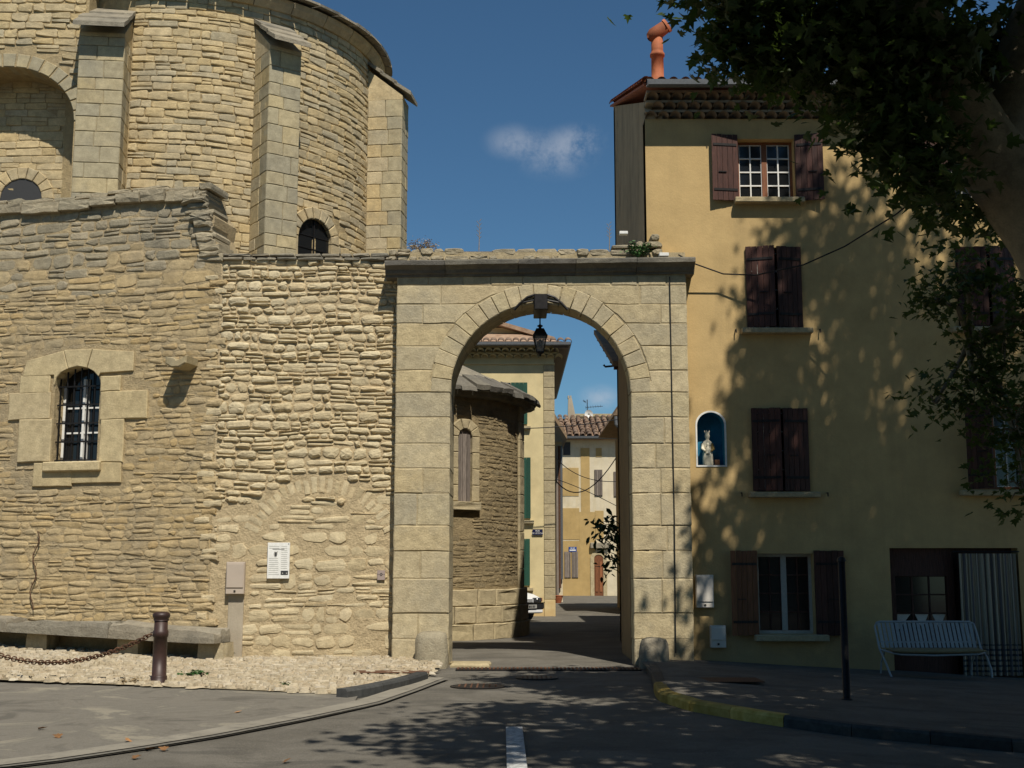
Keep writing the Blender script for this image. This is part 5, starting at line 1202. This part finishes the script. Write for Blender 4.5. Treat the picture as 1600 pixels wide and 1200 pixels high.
for k, wd in enumerate((.03, .045, .03, .05, .035, .045, .03)): MB().box(CX0 + .0 + k * .062, CX0 + wd + k * .062, CYF - .116, CYF - .112, .39, .45).build('plate_character', M_['ink'], pt)
car.rotation_euler = (0, 0, R(35)); car.location = (-.84, 35.75, 0)
# narrow shaded house front between cream house and the street end
nh = root('narrow_house', 'narrow house front with pipes squeezed behind the cream house corner', 'house', (2, 50, 0))
X0 = P(868, 800, 52).x; X1 = P(878.5, 800, 52).x; ez = P(875, 690, 52).z
MB().box(X0 - 3, X1, 52, 60, -.1, ez).build('wall', M_['farwall'], nh)
for xp, m in ((870.5, 'wood_grey'), (874, 'rust'), (877, 'zinc')): x = P(xp, 800, 52).x; MB().tube([(x, 51.9, .1 + (xp - 870) * .12), (x, 51.9, ez - .2)], .06, 8).build('drainpipe', M_[m], nh)
ga, gb = P(866, 632, 50), P(886, 686, 50)
V = [(ga.x - 1, 50, ga.z + 1.0), (gb.x, 50, gb.z), (gb.x, 50, gb.z + .18), (ga.x - 1, 50, ga.z + 1.4)]; V += [(x, 60, z) for x, y, z in V]
mesh_obj('roof', V, [(0, 1, 2, 3), (4, 5, 6, 7), (0, 1, 5, 4), (1, 2, 6, 5), (2, 3, 7, 6), (3, 0, 4, 7)], M_['tile_old'], nh)
for a, b, y0, y1 in ((869, 872.5, 862, 918),): p0 = P(a, y1, 52); p1 = P(b, y0, 52); MB().box(p0.x, p1.x, 51.92, 52, p0.z, p1.z).build('door', M_['wood_grey'], nh)
fp = P(873, 925, 50); fpot = MB().lathe([(.12, 0), (.2, .28), (.22, .3), (.18, .31)], (fp.x, 50.6, 0.0), 14).build('flower_pot', M_['terra']); props(fpot, 'small terracotta pot at the foot of the narrow house front', 'flower pot')
# house closing the street
FY = 62.0; MF = front(FY); far = root('street_end_house', 'pale peeling house with clay tile roof closing the street', 'house', (5, 66, 0))
def fr(x0, x1, y0, y1): a = P(x0, y1, FY); b = P(x1, y0, FY); return (a.x, b.x, a.z, b.z)
x0, x1, z0, z1 = fr(866, 1000, 684, 935)
MB().box(x0, x1, FY, FY + 6, -.2, z1).build('wall', M_['farwall'], far)
for q in ((879, 904, 731, 775), (879, 905, 794, 843), (908, 921, 700, 800), (906, 930, 800, 935), (931, 940, 700, 714), (930, 943, 798, 842), (878, 906, 845, 935)):
    a = fr(*q); MB().box(a[0], a[1], 0.004, .022 if q[2] < 840 else .016, max(-.1, a[2]), a[3], MF).build('ochre_panel', M_['ochre'], far)
def fshut(q, mat='wood_grey', nbd=4):
    a = fr(*q); sh = MB().box(a[0], a[1], .0, .045, a[2], a[3], MF).build('shutter', M_[mat], far); w_ = (a[1] - a[0]) / nbd
    for k in range(nbd): MB().box(a[0] + k * w_ + .012, a[0] + (k + 1) * w_ - .012, .045, .07, a[2] + .03, a[3] - .03, MF).build('board', M_[mat], sh)
fshut((882, 891.5, 862, 903)); fshut((893.5, 903, 862, 903)); fshut((929, 941, 734, 775)); fshut((959, 967, 737, 776))
a = fr(880, 891, 691, 711); MB().box(a[0], a[1], .0, .03, a[2], a[3], MF).build('attic_window', M_['ink'], far)
a = fr(929, 942, 868, 921); dd = MB().holed(archpoly(a[0], a[1], -.05, a[3] - .15, .18), [], MF, 0, .04).build('door', M_['wood_red'], far)
for k in range(2): w_ = (a[1] - a[0]) / 2; MB().box(a[0] + k * w_ + .05, a[0] + (k + 1) * w_ - .05, .04, .07, .2, a[3] - .3, MF).build('door_panel', M_['wood_red'], dd)
MB().holed(archpoly(a[0] - .2, a[1] + .2, -.05, a[3] - .1, .32), [archpoly(a[0] - .01, a[1] + .01, -.04, a[3] - .14, .19)], MF, 0, .07).build('door_surround', M_['chapel_stone'], far)
b = fr(922, 951, 851, 857); MB().box(b[0], b[1], 0, .25, b[2], b[3] + .1, MF, .03).build('door_hood', M_['dark_stone'], far)
a = fr(888.5, 901, 854.5, 862); s2 = root('street_sign', 'small blue and white street sign above grey shutters on the street-end house', 'sign', (a[0], FY, a[2]))
MB().box(a[0], a[1], .03, .05, a[2], a[3], MF).build('plate', M_['blue'], s2); cxs = (a[0] + a[1]) / 2; hh = a[3] - a[2]
text_mesh('RUE', hh * .5, MF, cxs, a[2] + hh * .68, .052, M_['white'], s2); MB().box(a[0] + .05, a[1] - .05, .05, .053, a[2] + hh * .2, a[2] + hh * .42, MF).build('lettering_bar', M_['white'], s2)
# its roof: individual barrel tiles
ez = P(920, 684, FY).z; rz = P(920, 655, 65).z + .15; sl2 = math.atan2(rz - ez, 4.2)
MB().add([(x0 - .3, FY - .45, ez), (x1, FY - .45, ez), (x1, FY + 4, rz), (x0 - .3, FY + 4, rz), (x0 - .3, FY - .45, ez - .12), (x1, FY - .45, ez - .12), (x1, FY + 4, ez - .12), (x0 - .3, FY + 4, ez - .12)], [(0, 1, 2, 3), (4, 5, 6, 7), (0, 1, 5, 4), (1, 2, 6, 5), (2, 3, 7, 6), (3, 0, 4, 7)]).build('roof_base', M_['tile'], far)
tF = tile_mesh(.15, .62, 6, r2=.12); tF.materials.append(M_['tile'])
for r_ in range(8):
    x = x0 - .2
    while x < x1: put(tF, 'roof_tile', (x + rng.uniform(-.03, .03), FY - .5 + r_ * .55, ez + .02 + r_ * .55 * math.tan(sl2) + rng.uniform(-.015, .015)), (sl2, 0, rng.uniform(-.04, .04)), far); x += .34
MB().prism([(p[0] * 1.3, p[1] * 1.3) for p in gp], lambda y, z_, x_: (x_, FY - .45 - y, ez - .08 + z_), x0 - .3, x1).build('gutter', M_['zinc'], far)
bb = root('rooftop_block', 'plain rendered upper block behind the street-end roof', 'building', (5.5, 68, 0)); a = P(900, 651, 68); MB().box(a.x, a.x + 5, 68, 74, -.1, a.z).build('wall', M_['farwall'], bb); MB().box(a.x - .15, a.x + 5, 67.85, 74, a.z, a.z + .15).build('coping', M_['chapel_stone'], bb)
a = P(887, 665, 66); b = P(893.5, 622, 66); ck = root('tall_chimney', 'tall tapering rendered chimney left of the dish on the street-end roofs', 'chimney', (a.x, 66, 0))
MB().prism([(a.x - .1, 6), (b.x + .35, 6), (b.x + .3, a.z), (b.x, b.z), (a.x + .05, b.z), (a.x, a.z)], front(66), -.4, 0).build('stack', M_['cement'], ck); MB().box(a.x + .02, a.x + .1, 66, 66.4, b.z, b.z + .14).build('cap_stone', M_['cement'], ck); MB().box(b.x - .1, b.x - .02, 66, 66.4, b.z, b.z + .14).build('cap_stone', M_['cement'], ck)
d0 = P(920, 648, 65.5); ds_ = root('satellite_dish', 'white satellite dish on the street-end roof', 'satellite dish', (d0.x, 65.5, d0.z - .9))
V = []
for i, (r_, dz) in enumerate(((0.02, .09), (.12, .07), (.2, .04), (.27, 0))):
    for k in range(20): a = 2 * math.pi * k / 20; V.append((d0.x + r_ * .85 * math.cos(a), 65.5 + dz - r_ * .0, d0.z + r_ * math.sin(a)))
mesh_obj('reflector', V, [(i * 20 + k, i * 20 + (k + 1) % 20, (i + 1) * 20 + (k + 1) % 20, (i + 1) * 20 + k) for i in range(3) for k in range(20)] + [tuple(range(20))], M_['white'], ds_, True)
MB().tube([(d0.x, 65.62, d0.z), (d0.x, 65.65, d0.z - 1.2)], .03, 8).build('mast', M_['zinc'], ds_); MB().tube([(d0.x + .05, 65.5, d0.z - .2), (d0.x + .06, 65.2, d0.z - .05)], .018, 6).build('feed_arm', M_['metal'], ds_)
an0 = P(921, 640, 66.2); an = root('tv_antenna', 'thin television aerial standing behind the satellite dish', 'antenna', (an0.x, 66.2, an0.z - 1.4))
MB().tube([(an0.x - .12, 66.2, an0.z - 1.6), (an0.x - .12, 66.2, an0.z + .55)], .022, 6).build('mast', M_['metal'], an)
for (z, dx, n_) in ((.42, -.35, 4), (.12, .75, 7)):
    MB().tube([(an0.x - .2, 66.2, an0.z + z), (an0.x + dx, 66.3, an0.z + z + .08)], .014, 5).build('boom', M_['metal'], an)
    for k in range(n_): f_ = k / n_; x = an0.x - .2 + (dx + .2) * f_; MB().tube([(x, 66.05, an0.z + z + .1 * f_ - .09), (x, 66.45, an0.z + z + .1 * f_ + .09)], .008, 4).build('element', M_['metal'], an)
# wires across the street
wires = [((735, 668), (860, 668), (966, 655), 36, 'straight wire crossing high in front of the cream house'), ((868, 715), (905, 745), (966, 752), 44, 'wire sloping down to the right under the far eaves'), ((862, 742), (905, 768), (966, 710), 42, 'deeply sagging wire beyond the cream house corner'), ((866, 748), (905, 765), (968, 793), 46, 'lowest thin wire sloping to the right wall')]
for (a, b, c, Y, lab) in wires:
    pts = []
    for k in range(17): t = k / 16; px_ = (1 - t) ** 2 * a[0] + 2 * t * (1 - t) * b[0] + t * t * c[0]; py_ = (1 - t) ** 2 * a[1] + 2 * t * (1 - t) * (2 * b[1] - (a[1] + c[1]) / 2) + t * t * c[1]; pts.append(P(px_, py_, Y - 4 + 8 * t if Y != 36 else Y))
    props(MB().tube(pts, .014 if Y != 42 else .02, 5).build('street_wire', M_['cable']), lab, 'wire')
# ------------------------------------------------------------------ plants
def leafpoly(s, kind):
    if kind == 'plane':
        pts = [(0, 0), (.30, -.06), (.52, .20), (.26, .26), (.40, .55), (.16, .52), (0, 1.0), (-.16, .52), (-.40, .55), (-.26, .26), (-.52, .20), (-.30, -.06)]
    else: pts = [(0, 0), (.2, .3), (.18, .65), (0, 1), (-.18, .65), (-.2, .3)]
    return [(x * s, y * s) for x, y in pts]
def leaves(mb, rng, centers, n_each, rad, size, kind='plane', droop=.5):
    V, F = mb.V, mb.F; cos, sin, U, G = math.cos, math.sin, rng.uniform, rng.gauss
    shape = leafpoly(1, kind)
    for c, r_, *rest_ in centers:
        fs = rest_[0] if rest_ else 1
        for _ in range(n_each):
            x = c[0] + G(0, r_ * rad); y = c[1] + G(0, r_ * rad); z = c[2] + G(0, r_ * rad * .7)
            s = U(*size) * fs * U(.75, 1.1); az = U(0, 6.283); pt = U(-1.1, .25) * droop * 1.6; ro = U(-.9, .9)
            ca, sa, cp, sp_, cr, sr = cos(az), sin(az), cos(pt), sin(pt), cos(ro), sin(ro)
            ax = (ca * cp, sa * cp, sp_); bx_ = (-sa * cr + ca * sp_ * -sr, ca * cr - sa * sp_ * sr, cp * sr)
            b = len(V); fold = U(.05, .3)
            nx_, ny_, nz_ = ax[1] * bx_[2] - ax[2] * bx_[1], ax[2] * bx_[0] - ax[0] * bx_[2], ax[0] * bx_[1] - ax[1] * bx_[0]
            for (p, q) in shape:
                p *= s; q *= s; h_ = abs(p) * fold - q * q * .6 / s * .25
                V.append((x + ax[0] * q + bx_[0] * p + nx_ * h_, y + ax[1] * q + bx_[1] * p + ny_ * h_, z + ax[2] * q + bx_[2] * p + nz_ * h_))
            m = len(shape); half = m // 2
            F.append(tuple(range(b, b + half + 1))); F.append((b,) + tuple(range(b + half, b + m)))
def make_tree(label, trunk, limbs, blobs, seed, n_each, size, rad=.42):
    g = random.Random(seed); tr = root('plane_tree', label, 'tree', trunk[0][0], 'plane trees beside the street')
    t_ = MB(); t_.tube([p for p, r_ in trunk], [r_ for p, r_ in trunk], 16)
    t_.build('trunk', M_['bark'], tr, True)
    nodes = [Vector(p) for p, r_ in trunk[2:]]
    for path in limbs: MB().tube([p for p, r_ in path], [r_ for p, r_ in path], 10).build('limb', M_['bark'], tr, True); nodes += [Vector(p) for p, r_ in path]
    tw = MB(); cl = []
    for (c, r_, k) in blobs:
        c = Vector(c); nn = min(nodes, key=lambda q: (q - c).length); mid = nn.lerp(c, .5) + Vector((g.uniform(-.2, .2), g.uniform(-.2, .2), .15))
        tw.tube([nn, mid, c], [.05, .035, .02], 6)
        for _ in range(k):
            while True:
                d = Vector((g.uniform(-1, 1), g.uniform(-1, 1), g.uniform(-1, 1)))
                if d.length < 1: break
            p = c + Vector((d.x * r_[0], d.y * r_[1], d.z * r_[2])); cl.append((p, g.uniform(.5, 1.5), .72 if 15 < c.y < 16.5 and c.z < 8 else 1))
            tw.tube([c.lerp(p, .15), c.lerp(p, .6) + Vector((0, 0, .06)), p], [.016, .01, .004], 4, False)
    props(tw.build('twigs', M_['bark'], tr), kind='stuff')
    lf = MB(); leaves(lf, g, cl, n_each, rad, size)
    props(lf.build('crown', M_['leaf'], tr), kind='stuff')
    return tr
T0 = 13.0
trunk = [((7.1, T0, -.4), .58), ((6.75, T0, 1.2), .5), ((6.5, T0, 2.6), .46), ((6.4, T0, 4.0), .44), ((5.88, T0, 5.2), .42), ((5.2, T0, 6.25), .39), ((4.6, T0 - .1, 7.3), .33), ((4.1, T0 - .3, 8.6), .24), ((3.8, T0 - .5, 10), .15)]
limbs = [[((5.3, T0, 6.0), .3), ((5.9, T0 + .2, 7.6), .26), ((6.8, T0, 9.6), .22), ((7.4, T0, 12), .16), ((7.8, T0, 14.5), .09)],
         [((4.4, T0, 7.5), .22), ((3.6, T0 - .5, 8.3), .16), ((2.7, T0 - 1, 8.9), .1), ((1.9, T0 - 1.3, 8.8), .05)],
         [((6.3, T0, 3.6), .2), ((7.0, T0 + 1.2, 4.2), .16), ((7.0, T0 + 2.6, 4.9), .1), ((6.2, T0 + 3.2, 4.6), .05)],
         [((6.6, T0, 9.2), .18), ((5.6, T0 + .5, 10.8), .12), ((4.9, T0 + .5, 12), .06)], [((7.0, T0, 10), .18), ((9, T0 - .5, 11.5), .12), ((10.5, T0 - 1, 12), .06)]]
blobs = []
def pb_(px, py, Y, r_, k): blobs.append((tuple(P(px, py, Y)), r_, k))
FR = len(blobs)
for (px, py, Y, rx, rz_, k) in ((1090, -22, 12.2, .22, .06, 6), (1175, 0, 12.2, .3, .18, 12), (1135, 66, 12.2, .1, .05, 4), (1195, 85, 12.2, .2, .10, 10), (1265, 40, 12.3, .45, .36, 22), (1250, 100, 12.3, .2, .08, 6), (1340, 60, 12.5, .55, .45, 25), (1365, 145, 12.5, .3, .24, 10), (1420, 110, 12.5, .65, .55, 27), (1415, 215, 12.4, .3, .22, 12), (1350, 215, 12.3, .12, .05, 3), (1450, 275, 12.3, .24, .16, 7), (1510, 100, 13.7, .65, .6, 26), (1590, 110, 13.8, .55, .6, 22), (1545, 330, 13.9, .3, .18, 6), (1470, 320, 13.2, .22, .09, 3),
    (1500, 430, 15.8, .40, .3, 8), (1465, 470, 15.8, .3, .2, 5), (1570, 530, 15.8, .5, .45, 13), (1520, 600, 15.8, .4, .3, 9), (1585, 670, 15.6, .45, .4, 11), (1460, 630, 15.8, .25, .12, 3), (1610, 440, 15.8, .45, .45, 9), (1600, 765, 15.6, .35, .2, 4)):
    pb_(px, py, Y, (rx, rx * .9, rz_), k)
for c, r_, k in (((3.2, 11.6, 8.9), (1.4, 1.2, .7), 34), ((5.2, 12.2, 9.2), (1.5, 1.3, .9), 40), ((1.9, 11.2, 8.3), (.7, .7, .4), 9), ((8.1, 12.8, 10.6), (1.9, 1.6, 1.2), 100), ((7.05, 13.4, 12.0), (1.0, 1.6, 1.2), 28), ((7.4, 13.0, 13.6), (1.25, 1.7, 1.25), 27), ((8.2, 13.2, 15.0), (1.1, 1.4, 1.1), 26), ((9.0, 13, 16.2), (1.2, 1.2, .8), 20), ((9.8, 12.8, 12.8), (1.6, 1.7, 2.0), 100), ((6.8, 12.6, 10.4), (.9, 1.4, .9), 26), ((8.6, 13, 12.4), (1.35, 1.8, 1.2), 33), ((9.9, 13, 14.6), (1.2, 1.5, 1.4), 34), ((6.6, 13, 15.3), (.7, 1, 1.0), 17), ((6.1, 13, 14.0), (.55, 1, .8), 13), ((5.8, 13, 12.8), (.5, 1, .8), 8), ((7.5, 13, 16.9), (1.0, 1, .55), 24), ((5.6, 13, 11.4), (.5, 1, .7), 5), ((11.5, 12.5, 12), (1.5, 1.8, 3), 70), ((10, 12.5, 9), (2, 1.8, 1.5), 50), ((7.4, 11.5, 8.2), (1.6, 1.2, .8), 30)):
    blobs.append((c, r_, k))
make_tree('big plane tree whose dark leaning trunk and leaves fill the upper right', trunk, limbs, [(c, r_, int(k * 1.5)) for c, r_, k in blobs], 3, 26, (.11, .2), .24)
tk = [((6.6, 3.5, -.3), .45), ((6.5, 3.5, 2), .38), ((6.2, 3.6, 4.5), .33), ((5.6, 4, 6.5), .25), ((5.2, 4.4, 8.5), .15)]
lb = [[((6.1, 3.7, 5), .2), ((4.4, 4.6, 7), .14), ((2.6, 5.4, 8), .06)], [((6.1, 3.7, 5), .2), ((6.6, 6, 7.5), .13), ((6.4, 8, 8.5), .06)], [((6.3, 3.6, 4), .2), ((8.5, 4, 7), .13), ((10, 5, 8.5), .06)]]
bl = [((1.7, 5.6, 8.4), (1.2, 1.2, .6), 26), ((3.3, 5.2, 8.8), (1.5, 1.6, .9), 52), ((5.2, 5.2, 9.0), (1.6, 1.7, 1), 60), ((7.2, 5.8, 9.0), (1.6, 1.8, 1), 60), ((4.4, 7.6, 8.8), (1.5, 1.2, .7), 42), ((6.6, 8.0, 9.0), (1.5, 1.3, .8), 48), ((8.8, 7.4, 9.2), (1.5, 1.6, 1), 50), ((2.2, 7.6, 8.6), (1.0, .9, .5), 18), ((3.4, 9.4, 9.4), (1.1, .8, .4), 18), ((5.4, 10.0, 9.8), (1.5, .9, .5), 36), ((7.8, 10, 9.8), (1.5, 1, .6), 40), ((4.5, 3.2, 8), (1.6, 1.2, .8), 34)]
make_tree('second plane tree beside the viewer, outside the frame to the right', tk, lb, [(c, r_, int(k * 1.2)) for c, r_, k in bl], 8, 36, (.15, .23), .3)
for (x, y, rz_, lab) in ((5.2, 6.6, 70, 'added third plane tree blocking sky light right of the house front, outside the frame'), (-3.2, -6.5, 200, 'added fourth plane tree blocking sky light behind the viewer, out of view'), (6.5, -4.0, 140, 'added fifth plane tree blocking sky light behind the viewer to the right, out of view'), (-9, -7.5, 290, 'added sixth plane tree blocking sky light behind the viewer to the left, out of view')):  # unseen tree copies added to cut the sky fill on the shaded front
    src = [o for o in C.objects if o.get('label', '').startswith('second plane')][0]
    t2 = src.copy(); C.objects.link(t2); t2.location = src.location + Vector((x, y, 0)); t2.rotation_euler = (0, 0, R(rz_)); t2['label'] = lab
    for c in list(src.children): o = c.copy(); C.objects.link(o); o.parent = t2
def tuft(name, c, n_, r_, size, mat, label, cat, seed, up=.8, kind='x'):
    g = random.Random(seed); mb = MB(); rt = root(name, label, cat, c)
    st_ = MB(); cl = []
    for k in range(n_):
        a = g.uniform(0, 6.28); d = g.uniform(.2, 1); p = Vector(c) + Vector((math.cos(a) * r_ * d, math.sin(a) * r_ * d * .6, r_ * up * g.uniform(.3, 1))); st_.tube([Vector(c), Vector(c).lerp(p, .6) + Vector((0, 0, .02)), p], [.004, .003, .002], 4, False); cl.append((p, 1))
    st_.build('stems', mat, rt); leaves(mb, g, cl, 7, r_ * .16, size, kind, .3); props(mb.build('foliage', mat, rt), kind='stuff')
tuft('weed', (-4.35, 17.0, .07), 16, .17, (.05, .09), M_['weed'], 'green weed on the pebbles right of the bollard', 'weed', 1, .5)
tuft('weed', (-5.0, 16.2, .06), 8, .14, (.03, .06), M_['dry'], 'dry weed tuft at the pebble edge left of the bollard', 'weed', 2, .5)
tuft('weed', (-4.62, 19.8, .12), 8, .13, (.05, .09), M_['weed'], 'small weed at the wall foot by the stone bench end', 'weed', 3, .8)
tuft('weed', (-2.9, 15.9, .06), 6, .11, (.03, .06), M_['weed'], 'low weed sprig among the pebbles near the road edge', 'weed', 9, .4)
tuft('wall_plant', (2.08, 19.55, 6.6), 26, .24, (.05, .1), M_['weed'], 'green plant growing on the right end of the gateway cornice', 'plant', 4, 1.0)
tuft('wall_plant', (-1.55, 19.8, 6.75), 40, .28, (.03, .06), M_['dry'], 'dry reddish plant on top of the wall by the apse', 'plant', 5, .7)
for x, h_, lab in ((-.55, .42, 'tall thin dry stalk standing on top of the gateway'), (1.62, .35, 'short dry stalk on the gateway top near the house')):
    m = MB().tube([(x, 19.7, 6.75), (x + .01, 19.7, 6.8 + h_)], [.008, .003], 5)
    for k in range(9): z = 6.95 + h_ * .8 * k / 9; m.tube([(x, 19.7, z), (x + .04 * (-1) ** k, 19.7, z + .05)], .004, 4)
    props(m.build('dry_stalk', M_['dry']), lab, 'plant')
g = random.Random(7); shr = root('wall_shrub', 'leafy evergreen shrub overhanging the right side of the street beyond the arch', 'shrub', (3.0, 30, 1.4))
cl = []; sm = MB()
for (px, py) in ((938, 818), (948, 826), (955, 812), (945, 840), (958, 838), (950, 862), (958, 872), (962, 855), (950, 822), (962, 822), (955, 888), (940, 828)):
    p = P(px, py, 30); cl.append((p, 1)); sm.tube([(2.9, 30.2, p.z - .35), (p.x + .15, 30.1, p.z - .05), p], [.02, .012, .006], 5)
sm.tube([(3.0, 30.2, 0), (2.95, 30.2, 1.2), (2.9, 30.2, 3.2)], [.05, .04, .02], 6); sm.build('branches', M_['bark'], shr)
m = MB(); leaves(m, g, cl, 16, .15, (.16, .26), 'x', .6); props(m.build('foliage', M_['leaf_dark'], shr), kind='stuff')
# unseen houses added behind the viewer to block low sky light
for i, (x, wd_, h_, mk, lab) in enumerate(((-17, 15, 11, 'cream', 'added cream house blocking sky light behind the viewer, left one'), (-1.5, 14, 12.5, 'ochre', 'added ochre house blocking sky light behind the viewer, middle one'), (13, 14, 10.5, 'farwall', 'added pale house blocking sky light behind the viewer, right one'))):
    oh = root('sky_block_house', lab, 'house', (x, -24, -.6), 'added houses blocking sky light')
    MB().box(x - wd_ / 2, x + wd_ / 2 - .05, -30, -20, -.6, h_).build('wall', M_[mk], oh)
    MB().add([(x - wd_ / 2, -19.5, h_), (x + wd_ / 2 - .05, -19.5, h_), (x + wd_ / 2 - .05, -30, h_ + 2.2), (x - wd_ / 2, -30, h_ + 2.2)], [(0, 1, 2, 3)]).build('roof', M_['tile'], oh)
    for r_ in range(3):
        for c_ in range(4):
            xx = x - wd_ / 2 + 1.8 + c_ * 3.4; zz = .4 + r_ * 3.3
            wi = MB().box(xx - .5, xx + .5, -20.02, -19.98, zz, zz + 1.6).build('window', M_['glass'], oh)
            for s_ in (-1, 1): MB().box(xx + s_ * .76 - .25, xx + s_ * .76 + .25, -20, -19.95, zz, zz + 1.6).build('shutter', M_['wood'], wi)
# fallen leaves
g = random.Random(77)
fl_me = bpy.data.meshes.new('fallen_leaf'); lp = leafpoly(.09, 'plane'); fl_me.from_pydata([(x, y, .012 * math.sin(x * 40) + .012) for x, y in lp], [], [tuple(range(7)), (0,) + tuple(range(6, 12))]); fl_me.materials.append(M_['deadleaf'])
spots = [(95, 1152, 'on the apron near the left edge'), (203, 1158, 'at the gutter left of the bollard line'), (215, 1185, 'on the road near the lower left corner'), (228, 1172, 'on the road just right of the gutter'), (375, 1113, 'on the pale apron in the middle'), (60, 1140, 'on the far left apron'), (450, 1190, 'on the sunny road near the bottom edge'), (260, 1172, 'on the asphalt below the bollard')]
for px, py, lab in spots:
    d = ray(px, py); t = ((.012 if py > 1165 else .036) - EYE) / d.z; o = bpy.data.objects.new('fallen_leaf', fl_me); C.objects.link(o); o.location = (d.x * t, d.y * t, .012 if py > 1165 else .036); o.rotation_euler = (g.uniform(-.2, .2), g.uniform(-.2, .2), g.uniform(0, 6)); props(o, 'brown fallen plane leaf ' + lab, 'leaf', 'fallen leaves on the asphalt')
